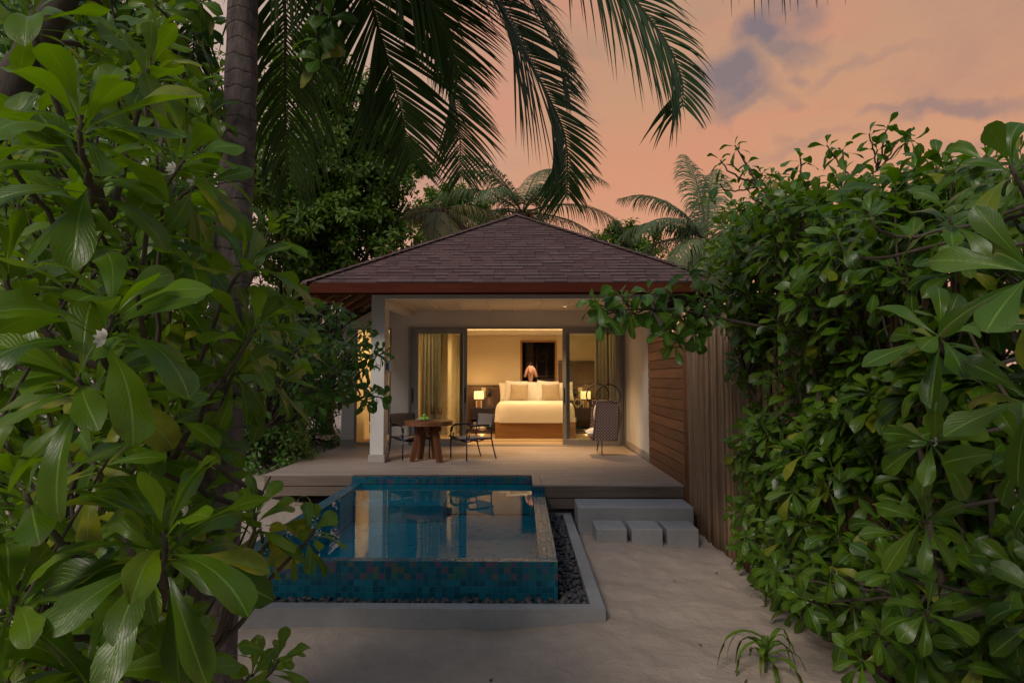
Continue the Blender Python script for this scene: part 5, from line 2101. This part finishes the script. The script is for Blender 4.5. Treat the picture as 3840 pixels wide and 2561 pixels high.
# ---- sea almond: bough toward the veranda and sprigs above the hedge
alm = []
for (px, py, Y, ax) in ((2230, 1130, 5.3, (-.9, .3, .3)), (2260, 1180, 5.3, (-.6, -.2, .5)), (2330, 1110, 5.4, (-.4, .8, .3)), (2360, 1180, 5.4, (-.2, -.4, .6)), (2430, 1090, 5.5, (-.2, .9, .3)), (2450, 1170, 5.5, (0, -.3, .7)),
                        (2520, 1100, 5.6, (-.1, .9, .3)), (2560, 1190, 5.6, (-.2, -.3, .7)), (2480, 1240, 5.5, (-.6, -.3, .4)), (2600, 1250, 5.6, (-.4, -.4, .6)), (2530, 1290, 5.5, (-.5, -.6, .4)), (2640, 1110, 5.7, (-.2, .8, .4)),
                        (2650, 1180, 5.7, (-.1, .1, .8)), (2580, 1010, 5.8, (-.6, .6, .3)), (2660, 1020, 5.8, (-.3, .8, .4)),
                        (2700, 600, 5.6, (-.4, .9, .1)), (2755, 545, 5.5, (-.5, .8, .1)), (2800, 610, 5.5, (0, 1, .1)), (2860, 650, 5.5, (.3, .8, .1)), (2700, 690, 5.5, (-.4, .6, .3)), (3000, 590, 5.3, (0, 1, .1)), (3000, 640, 5.3, (-.3, .7, .3)),
                        (3100, 545, 5.2, (-.5, .8, .1)), (3160, 560, 5.2, (.1, 1, .1)), (3260, 500, 5.1, (-.3, .9, .1)), (3330, 470, 5.0, (.2, 1, .1)), (3400, 510, 5.0, (.8, .3, .1)), (3430, 530, 5.0, (.9, -.2, .2)), (3290, 560, 5.1, (-.2, .7, .4)),
                        (2820, 740, 5.5, (-.1, .8, .4)), (2760, 780, 5.5, (-.5, .5, .5))):
    alm.append((at(px, py, Y), ax3(*ax), 6 if py < 700 else 9, .20 if py > 900 else .155, .095 if py > 900 else .072, 1, dict(lo=25, hi=112, sag=.25, stem=.06, yel=.04)))
bush('sea_almond_tree', 'sea almond tree with a leafy bough hanging before the veranda and sprigs above the hedge', 'tree', (2.75, 5.7), alm, LEAF_C, rg, shape='almond', thick=.032, part='crown', paths=[
    [None, V(2.72, 5.7, .8), V(2.62, 5.65, 1.9), V(2.50, 5.55, 2.6), at(2850, 700, 5.5)],
    [V(2.62, 5.65, 1.9), at(2680, 1190, 5.65), at(2560, 1165, 5.55), at(2420, 1160, 5.45), at(2270, 1165, 5.3)],
    [V(2.50, 5.55, 2.6), at(2950, 840, 5.4), at(3100, 740, 5.2), at(3290, 640, 5.1)]])

# ---- coconut palms
def leaflet(mb, base, d, side_n, L, W, g, rng, tint, seg=6):
    d = unit(d)
    p = np.asarray(base, float).copy()
    pts, wid = [p.copy()], []
    st = L / seg
    for k in range(seg):
        d = unit(d + V(0, 0, -1) * g * (k + .5) / seg * 2)
        p = p + d * st
        pts.append(p.copy())
    pts = np.array(pts)
    t = np.linspace(0, 1, seg + 1)
    w = W * np.minimum(1, .45 + t * 2.2) * (1 - t ** 2.2) + .0008
    tg = np.gradient(pts, axis=0)
    wd = np.cross(tg, side_n)
    wd = wd / (np.linalg.norm(wd, axis=1)[:, None] + 1e-9)
    nn = np.cross(wd, tg)
    nn = nn / (np.linalg.norm(nn, axis=1)[:, None] + 1e-9)
    a = pts + wd * w[:, None] * .5 + nn * w[:, None] * .16
    b = pts - wd * w[:, None] * .5 + nn * w[:, None] * .16
    P = np.stack([a, pts, b], 1)
    uv = np.stack(np.meshgrid([0, .5, 1], t), -1).reshape(-1, 2)
    mb.grid(P, uv=uv, tint=tint, flip=True)


def frond(parent, pts, rng, n=70, LL=.75, W=.034, g=.10, r0=.022, leafm=None, t0=.14, yel=0.0, seg=6, updir=None, side_scale=(1, 1), miss=.03, fold=.25, spread=(70, 38)):
    path = spline(pts, 40)
    tg = np.gradient(path, axis=0)
    tg /= np.linalg.norm(tg, axis=1)[:, None]
    seglen = np.concatenate([[0], np.cumsum(np.linalg.norm(np.diff(path, axis=0), axis=1))])
    tot = seglen[-1]
    fr = MB()
    fr.tube(path, np.linspace(r0, r0 * .12, 40), 6)
    o = fr.build('frond', RACHIS, parent)
    lf = MB()
    up0 = V(0, 0, 1) if updir is None else unit(updir)
    for i in range(n):
        f = t0 + (1 - t0) * (i + .5) / n
        s = f * tot
        p = np.array([np.interp(s, seglen, path[:, k]) for k in range(3)])
        t = unit(np.array([np.interp(s, seglen, tg[:, k]) for k in range(3)]))
        side = np.cross(t, up0)
        if np.linalg.norm(side) < .2:
            side = np.cross(t, V(0, 1, 0))
        side = unit(side)
        nrm = np.cross(side, t)
        q = (f - t0) / (1 - t0)
        ln = LL * (.42 + .58 * math.sin(PI * min(1, .22 + q * .62))) * (1 if q < .72 else 1 - (q - .72) * 1.9)
        for sg in (-1, 1):
            if rng.random() < miss:
                continue
            a = R(spread[0] + (spread[1] - spread[0]) * q + rng.uniform(-5, 5))
            d = t * math.cos(a) + sg * side * math.sin(a) + nrm * (fold - .1 * q) * rng.uniform(.6, 1.3)
            y = yel * rng.uniform(.4, 1) if rng.random() < .5 + yel else 0
            leaflet(lf, p, d, nrm, ln * side_scale[0 if sg < 0 else 1] * rng.uniform(.9, 1.07), W * (.6 + .4 * math.sin(PI * min(1, .25 + q * .7))), g * rng.uniform(.6, 1.5), rng, (rng.random(), y, 0), seg)
    lf.build('leaflets', leafm or PALM, o)
    return o


def palm_trunk(mb, pts, r0, r1, rng, n=60):
    p = spline(pts, n)
    f = np.linspace(0, 1, n)
    rad = r1 + (r0 - r1) * (1 - f) ** 1.2 + r0 * .45 * np.exp(-f * 16)
    rad = rad * (1 + .035 * np.sin(f * n * 1.3) + np.array([rng.uniform(-.02, .02) for _ in range(n)]))
    mb.tube(p, rad, 20)


rp = random.Random(5)
C0 = at(955, -1500, 3.75)
pb = at(800, 2640, 3.25)
pz = sand_h(pb[0], pb[1])
np_ = thing('coconut_palm', (pb[0], pb[1], pz), 'tall coconut palm with ringed grey trunk and long fronds hanging overhead', 'palm tree', 'coconut palms')
mb = MB()
palm_trunk(mb, [(pb[0] - .03, pb[1] - .05, pz - .1), at(812, 2050, 3.25), at(838, 1500, 3.3), at(872, 900, 3.36), at(900, 400, 3.42), at(915, -150, 3.5), at(935, -800, 3.6), C0], .118, .068, rp, 90)
mb.build('trunk', PALMBARK, np_)
UPV = V(.15, -.75, .65)
FR_ = [
    ([C0, at(1500, -560, 4.0), at(1859, 0, 4.6), at(1968, 202, 4.8), at(2062, 376, 5.0), at(2122, 530, 5.1), at(2128, 730, 5.2)], dict(n=150, LL=1.04, g=.05, W=.033, side_scale=(.72, 1.12), spread=(78, 40))),
    ([C0, at(1800, -760, 3.8), at(2250, -170, 4.1), at(2400, 30, 4.2), at(2500, 165, 4.25), at(2556, 300, 4.3), at(2560, 400, 4.3)], dict(n=140, LL=1.12, g=.09, W=.035, side_scale=(.7, 1.2), spread=(80, 42))),
    ([C0, at(1420, -560, 5.0), at(1600, 60, 6.0), at(1690, 330, 6.5), at(1722, 500, 6.7), at(1730, 660, 6.8)], dict(n=130, LL=1.05, g=.05, W=.032)),
    ([C0, at(1250, -560, 4.4), at(1389, 0, 4.8), at(1446, 200, 5.0), at(1500, 400, 5.1), at(1540, 600, 5.2)], dict(n=140, LL=1.05, g=.05, W=.034)),
    ([C0, at(1010, -640, 4.2), at(1066, 0, 4.6), at(1068, 250, 4.75), at(1072, 460, 4.85), at(1085, 680, 4.9)], dict(n=104, LL=.95, g=.34, yel=.2, W=.03, updir=(.5, -.7, .4))),
    ([C0, at(780, -560, 4.4), at(740, -60, 5.0), at(726, 160, 5.2), at(728, 380, 5.4)], dict(n=100, LL=.9, g=.3, W=.03)),
    ([C0, at(2050, -1150, 3.1), at(2750, -420, 3.3), at(3050, -300, 3.4), at(3300, -270, 3.45), at(3560, -200, 3.5)], dict(n=80, LL=.76, g=.6, updir=(0, 0, 1), W=.022)),
    ([C0, at(800, -900, 2.9), at(840, -480, 2.55), at(980, -330, 2.5), at(1150, -330, 2.5)], dict(n=56, LL=1.05, g=.9, yel=.45, updir=(0, 0, 1), t0=.3)),
    ([C0, at(1600, -700, 4.4), at(1850, -250, 4.9), at(1990, 0, 5.3), at(2080, 180, 5.6), at(2130, 330, 5.8)], dict(n=124, LL=1.05, g=.06, W=.034)),
    ([C0, at(1200, -700, 3.9), at(1500, -200, 4.2), at(1640, 60, 4.4), at(1720, 260, 4.5)], dict(n=132, LL=1.05, g=.05, W=.034)),
    ([C0, at(560, -700, 4.0), at(420, -250, 4.4), at(330, 40, 4.8), at(300, 250, 5.0)], dict(n=60, LL=.72, g=.16)),
    ([C0, C0 + V(-.5, -.9, .9), C0 + V(-.9, -2.2, .7), C0 + V(-1.1, -3.3, -.4)], dict(n=50, LL=.7, g=.2)),
    ([C0, C0 + V(-1.0, -.3, .9), C0 + V(-2.3, -.6, .6), C0 + V(-3.3, -.7, -.6)], dict(n=50, LL=.7, g=.2)),
    ([C0, C0 + V(-.1, .5, 1.2), C0 + V(.2, 1.6, 1.7), C0 + V(.3, 2.9, 1.2)], dict(n=50, LL=.7, g=.2)),
]
for pts, kw in FR_:
    kw = dict(kw)
    kw.setdefault('updir', UPV)
    frond(np_, pts, rp, **kw)


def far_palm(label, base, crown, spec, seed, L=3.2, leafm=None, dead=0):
    rr = random.Random(seed)
    base, crown = np.asarray(base, float), np.asarray(crown, float)
    t = thing('coconut_palm', base, label, 'palm tree', 'coconut palms')
    m = MB()
    palm_trunk(m, [base, base + (crown - base) * .4 + V(.1, 0, 0), base + (crown - base) * .75 + V(.05, .05, 0), crown], .17, .11, rr, 50)
    m.build('trunk', PALMBARK, t)
    m = MB()
    for i in range(9):
        a = rr.uniform(0, 6.28)
        m.tube(spline([crown + V(math.cos(a) * .08, math.sin(a) * .08, -.25), crown + V(math.cos(a) * .25, math.sin(a) * .25, .0), crown + V(math.cos(a) * .42, math.sin(a) * .42, -.25 - .2 * rr.random())], 8), [.03, .05, .06, .06, .05, .045, .04, .02], 6)
    m.build('fibre_sheath', HUSK, t)
    for (az, el, ln, dr) in spec:
        a, e = R(az), R(el)
        h = V(math.cos(a), math.sin(a), 0)
        p = crown.copy()
        pts = [p.copy()]
        ang = e
        nseg = 6
        for k in range(nseg):
            ang -= R(dr) / nseg * (.5 + k * .25)
            p = p + (h * math.cos(ang) + V(0, 0, 1) * math.sin(ang)) * L * ln / nseg
            pts.append(p.copy())
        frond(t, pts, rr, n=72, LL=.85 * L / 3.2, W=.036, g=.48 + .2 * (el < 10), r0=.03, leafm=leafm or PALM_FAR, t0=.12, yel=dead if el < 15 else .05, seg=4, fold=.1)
    return t


cp = at(1958, 800, 19.5)
far_palm('coconut palm rising behind the ridge of the villa roof', (cp[0] + .2, 19.8, -.3), cp,
         [(170, 46, 1.15, 85), (185, 12, 1.0, 70), (200, -12, .9, 50), (150, 66, 1.1, 70), (60, 72, 1.0, 60), (10, 24, 1.25, 70), (-8, 0, 1.1, 60), (350, -20, .9, 40), (240, 35, .8, 70), (300, 40, .8, 75), (80, 30, .9, 60), (120, 30, .9, 60), (215, 62, 1.0, 70), (330, 50, 1.0, 75)], 31)
cp = at(2650, 905, 15.5)
far_palm('coconut palm with brown fibrous crown behind the right end of the roof', (cp[0] + .3, 15.9, -.4), cp,
         [(172, 40, 1.0, 80), (186, 14, .95, 75), (192, -25, .75, 60), (165, 62, 1.0, 60), (110, 84, 1.0, 25), (60, 80, .9, 30), (10, 40, .9, 70), (0, 5, .9, 70), (345, -30, .8, 50), (225, 5, .8, 70), (200, -45, .8, 30), (250, -20, .8, 60), (300, 10, .8, 70), (90, 45, .9, 60), (205, 40, .9, 80)], 47, L=2.6, dead=.5)
cp = at(1650, 790, 18.0)
far_palm('yellowing coconut palm with drooping fronds between the big tree and the roof', (cp[0] - .3, 18.3, -.3), cp,
         [(180, 5, .8, 70), (200, -10, .8, 60), (0, 20, .9, 80), (350, -5, .85, 70), (20, -20, .8, 60), (270, -15, .8, 60), (300, -30, .8, 50), (240, -35, .8, 50), (90, 30, .8, 70), (150, 25, .8, 80)], 59, L=2.6, dead=.6, leafm=PALM_DRY)
cp = at(1225, 1105, 19.0)
far_palm('small coconut palm showing under the left eave', (cp[0], 19.2, -.2), cp,
         [(0, 10, .9, 80), (330, -5, .9, 70), (300, 20, .9, 80), (270, 0, .8, 80), (240, 10, .9, 80), (200, 0, .9, 80), (180, 30, .9, 80), (90, 60, .8, 50), (20, 45, .9, 80), (150, 50, .9, 70)], 63, L=2.4)


# ---- broad-leaved trees
def tree(name, label, base, lobes, n, rng, leafm, L=.15, W=.075, lvl=3, per=8, limbs=8, thick=.12, group=None, light=.5, shape='spoon'):
    bz = sand_h(base[0], base[1]) - .1
    t = thing(name, (base[0], base[1], bz), label, 'tree', group)
    tr = MB()
    b = V(base[0], base[1], bz)
    cen = np.mean([l[0] for l in lobes], axis=0)
    trunk_top = b + (V(*cen) - b) * .45
    p = spline([b, b + (trunk_top - b) * .5 + V(.1, .1, 0), trunk_top], 14)
    tr.tube(p, np.linspace(thick, thick * .6, 14), 10)
    for (c, r) in lobes:
        c = V(*c)
        q = spline([p[10], (p[10] + c) / 2 + V(rng.uniform(-.2, .2), rng.uniform(-.2, .2), .1), c], 10)
        tr.tube(q, np.linspace(thick * .5, thick * .14, 10), 7)
        for _ in range(limbs):
            a, e = rng.uniform(0, 6.28), rng.uniform(-.6, 1.4)
            d = c + V(math.cos(a) * math.cos(e), math.sin(a) * math.cos(e), math.sin(e)) * V(*r) * .85
            tr.tube(spline([q[6], (q[6] + d) / 2 + V(0, 0, .1), d], 7), np.linspace(thick * .16, .008, 7), 5)
    tr.build('trunk', BARK, t)
    cr = MB()
    vol = np.array([r[0] * r[1] * r[2] for _, r in lobes]) ** .67
    vol = vol / vol.sum()
    for (c, r), k in zip(lobes, vol):
        sub = []
        for _ in range(int(max(8, 44 * k * len(lobes)))):
            a, e = rng.uniform(0, 6.28), math.asin(rng.uniform(-.75, 1))
            sub.append((a, e, rng.uniform(.25, 1.05)))
        for _ in range(int(n * k)):
            a, e, q = sub[rng.randrange(len(sub))]
            a += rng.gauss(0, .17)
            e += rng.gauss(0, .15)
            q += rng.gauss(0, .07)
            d = V(math.cos(a) * math.cos(e), math.sin(a) * math.cos(e), math.sin(e))
            pos = V(*c) + d * V(*r) * q
            rosette(cr, pos, d + V(0, 0, .5) + V(*[rng.uniform(-.5, .5) for _ in range(3)]), per, L * rng.uniform(.8, 1.2), W, lvl, rng, shape=shape, lo=25, hi=112, stem=.05, yel=.05)
    cr.build('crown', leafm, t)
    return t


rt = random.Random(77)
tree('broadleaf_tree', 'dense dark broad leaved tree rising behind the left side of the roof', (-6.8, 16.2), [
    (at(1230, 560, 15.0), (1.7, 1.6, 1.6)), (at(1400, 700, 15.5), (1.2, 1.2, 1.1)), (at(1130, 300, 15.0), (1.5, 1.4, 1.3)), (at(1350, 420, 15.8), (1.2, 1.2, 1.1)), (at(1200, 850, 14.6), (1.6, 1.2, 1.0)), (at(1430, 880, 15.2), (1.0, 1.0, .8)),
    (at(1020, 700, 14.6), (1.3, 1.3, 1.5)), (at(1500, 620, 16.5), (.9, .9, .8)), (at(1240, 700, 15.6), (1.7, 1.3, 1.7)), (at(1380, 560, 16.2), (1.3, 1.0, 1.2)), (at(1120, 950, 15.0), (1.6, 1.2, 1.0)), (at(1290, 960, 15.6), (1.2, 1.0, .8)), (at(1190, 1020, 15.4), (1.3, 1.0, .8))], 4800, rt, LEAF_T, L=.205, W=.10, group='trees around the villa')
tree('broadleaf_tree', 'shaded broad leaved tree behind the thicket at the left', (-7.0, 10.5), [
    (at(500, 500, 10.5), (2.0, 1.6, 1.8)), (at(150, 800, 10.0), (1.8, 1.4, 1.8)), (at(700, 900, 10.5), (1.4, 1.2, 1.2)), (at(350, 1200, 10.0), (1.9, 1.2, 1.2)), (at(800, 1250, 10.5), (1.2, 1.0, 1.0)), (at(250, 150, 10.5), (1.6, 1.4, 1.2)), (at(-150, 350, 9.5), (1.5, 1.4, 1.5))], 2600, rt, LEAF_T, L=.2, W=.10, group='trees around the villa')
tree('broadleaf_tree', 'leafy tree closing the view between the shrubs and the roof eave', (-7.2, 17.5), [
    (at(1050, 1180, 17.5), (1.8, 1.2, 1.3)), (at(1180, 1330, 18.0), (1.4, 1.0, 1.0)), (at(900, 1400, 17.0), (1.8, 1.2, 1.3)), (at(1120, 1500, 18.5), (1.3, 1.0, .9)), (at(700, 1500, 16.0), (1.8, 1.2, 1.2))], 2000, rt, LEAF_T, L=.17, W=.08, group='trees around the villa')
tree('broadleaf_tree', 'pale leafy treetop showing over the left roof slope', (-2.6, 24), [
    (at(1690, 740, 24), (1.1, 1, .7)), (at(1760, 790, 24.5), (1.0, 1, .8)), (at(1620, 820, 24), (1.0, 1, .8)), (at(1700, 900, 24), (1.4, 1, 1.0))], 800, rt, LEAF_T, L=.22, W=.11, group='trees around the villa')
tree('broadleaf_tree', 'small leafy treetop showing over the right roof slope', (4.2, 22), [
    (at(2330, 880, 22), (.9, .8, .6)), (at(2400, 920, 22), (.8, .8, .6)), (at(2290, 940, 22), (.9, .8, .6)), (at(2440, 1000, 21.5), (1.0, .8, .7))], 600, rt, LEAF_T, L=.22, W=.11, group='trees around the villa')
tree('broadleaf_tree', 'leafy tree behind the bamboo fence and the hedge', (5.6, 9.5), [
    (at(2900, 900, 9.5), (1.3, 1.2, 1.0)), (at(3200, 950, 9.0), (1.6, 1.3, 1.2)), (at(3500, 1000, 9.0), (1.5, 1.3, 1.2)), (at(2780, 1050, 11.5), (1.0, 1.0, .9)), (at(3100, 1250, 9.5), (1.6, 1.2, 1.2)), (at(3500, 1350, 9.0), (1.6, 1.2, 1.2)), (at(2660, 1170, 13.0), (.9, .9, .9)), (at(2780, 1250, 12.5), (.9, .9, .9))], 1500, rt, LEAF_T, L=.18, W=.08, group='trees around the villa')
# leaning tree in the upper left corner
lt = thing('leaning_tree', (at(-350, 1500, 2.75)[0], 2.75, -.5), 'leaning grey trunk with broad leaves in the upper corner beside the coconut palm', 'tree', 'trees around the villa')
mb = MB()
mb.tube(spline([V(at(-350, 1500, 2.75)[0], 2.75, -.6), at(-250, 1000, 2.75), at(20, 380, 2.75), at(130, 180, 2.75), at(230, 0, 2.75), at(420, -300, 2.8)], 40), np.linspace(.085, .055, 40) * (1 + .05 * np.sin(np.arange(40) * 1.7)), 14)
mb.tube(spline([at(20, 380, 2.75), at(70, 405, 2.7), at(120, 408, 2.65)], 6), np.linspace(.018, .010, 6), 8)
for (a, b) in (((230, 0), (430, 60)), ((420, -300), (700, -100)), ((130, 180), (380, 220)), ((420, -300), (300, -500))):
    p0, p1 = at(*a, 2.75), at(*b, 3.8)
    mb.tube(spline([p0, (p0 + p1) / 2 + V(0, 0, .06), p1], 8), np.linspace(.022, .008, 8), 7)
mb.build('trunk', BARK, lt)
mb = MB()
for _ in range(70):
    px, py = rt.uniform(-150, 760), rt.uniform(-250, 330)
    rosette(mb, at(px, py, rt.uniform(4.0, 5.6)), V(rt.uniform(-.5, .5), -.5, rt.uniform(-.2, 1)), 8, .20, .11, 2, rt, shape='almond', lo=25, hi=115, sag=.25)
mb.build('crown', LEAF_C, lt)
# sprig of broad leaves below the fronds, right of the trunk
sp = thing('hanging_sprig', at(1290, -160, 4.4), 'broad leaved sprig hanging among the palm fronds', 'branch')
mb = MB()
mb.tube(spline([at(1250, -500, 4.6), at(1240, -200, 4.4), at(1200, 60, 4.2), at(1190, 150, 4.2)], 12), np.linspace(.014, .006, 12), 6)
mb.build('twig', BARK, sp)
mb = MB()
for (px, py) in ((1190, 130), (1240, 60), (1200, 220)):
    rosette(mb, at(px, py, 4.2), V(.1, -.6, .1), 8, .19, .11, 1, rt, shape='almond', lo=30, hi=120, sag=.3)
mb.build('foliage', LEAF_C, sp)


# ---- strap-leaved plants on the sand
def strap_plant(label, px, py, n, L, W, rng, hgt=.25, wide=1.0):
    d = at(px, py, 1) - V(0, 0, EYE)
    k = -2.1 / d[2]
    x, y = d[0] * k, d[1] * k
    zb = sand_h(x, y)
    k = (zb - EYE) / d[2]
    x, y = d[0] * k, d[1] * k
    t = thing('strap_leaf_plant', (x, y, zb), label, 'plant', 'strap leaved plants on the sand')
    s = MB()
    pts = spline([(x, y, zb - .03), (x + .01, y, zb + hgt * .5), (x + .02, y - .01, zb + hgt)], 8)
    s.tube(pts, np.linspace(.012, .007, 8), 7)
    s.build('stem', STEM, t)
    m = MB()
    for i in range(n):
        a = i * 2.4 + rng.uniform(-.3, .3)
        f = rng.random()
        b = pts[int(2 + f * 5)]
        e = R(rng.uniform(25, 75))
        dd = V(math.cos(a) * math.cos(e), math.sin(a) * math.cos(e), math.sin(e))
        leaflet(m, b, dd, unit(V(-math.cos(a) * math.sin(e), -math.sin(a) * math.sin(e), math.cos(e))), L * rng.uniform(.7, 1.2), W * rng.uniform(.8, 1.2), rng.uniform(.25, .55) * wide, rng, (rng.random(), rng.random() * .3, 0), 9)
    m.build('leaves', LEAF_B, t)


rs = random.Random(9)
strap_plant('strap leaved plant on the sand near the bottom of the hedge, the larger of two', 2870, 2520, 15, .50, .044, rs, .26, 1.7)
strap_plant('small strap leaved plant on the sand at the foot of the bamboo fence', 2868, 2275, 9, .30, .026, rs, .12)
strap_plant('thin strap leaved weed growing before the left deck edge', 1170, 1990, 11, .55, .03, rs, .30)
for i, (px, py) in enumerate(((1215, 1690), (1245, 1670), (1190, 1700))):
    strap_plant(('tiny grassy weed on the path touching the deck edge', 'tiny grassy weed on the path nearest the villa wall', 'tiny grassy weed on the path farther from the villa wall')[i], px, py, 9, .28, .02, rs, .05)

# trees behind the viewer: they shade the foreground and mirror in the panes
for (bx, by, lb, lobes, n) in ((4.5, -3.5, 'tall shade tree standing behind the viewer near the hedge', [((3.4, -2.6, 4.6), (2.2, 1.8, 1.4)), ((5.2, -3.8, 5.2), (2.2, 1.8, 1.6)), ((2.4, -4.2, 5.6), (2.0, 1.6, 1.4)), ((4.4, -.6, 4.9), (1.6, 1.4, 1.2))], 1100),
                               (-5.5, -9.5, 'tall shade tree standing behind the viewer on the bush side', [((-4.4, -9.0, 4.8), (2.4, 1.8, 1.6)), ((-6.2, -9.2, 5.0), (2.2, 1.8, 1.6)), ((-2.2, -10.2, 5.2), (2.4, 1.6, 1.6)), ((-4.0, -9.5, 2.6), (2.4, 1.3, 1.4))], 1100)):
    tree('shade_tree', lb, (bx, by), lobes, n, rt, LEAF_T, L=.24, W=.12, group='shade trees behind the viewer')

rl_ = random.Random(4)
DRY = plain('dry leaf', (.16, .085, .035), (.09, .05, .022), rough=.8, ns=30)
for i in range(14):
    x, y = (rl_.uniform(1.2, 2.4), rl_.uniform(4.2, 7.6)) if i < 9 else (rl_.uniform(-1.6, 1.6), rl_.uniform(4.0, 5.3))
    m = MB()
    a = rl_.uniform(0, 6.28)
    put_leaf(m, V(x, y, sand_h(x, y) + .014), V(math.cos(a), math.sin(a), .12), V(0, 0, 1), rl_.uniform(.04, .08), rl_.uniform(.02, .035), 'spoon', 1, rl_, (.5, 1, 0))
    o = m.build('fallen_leaf', DRY)
    tag(o, 'small dry brown leaf lying on the sand near the hedge' if i < 9 else 'small dry brown leaf lying on the open sand before the kerb', 'leaf', 'dry leaves by the hedge' if i < 9 else 'dry leaves before the kerb')
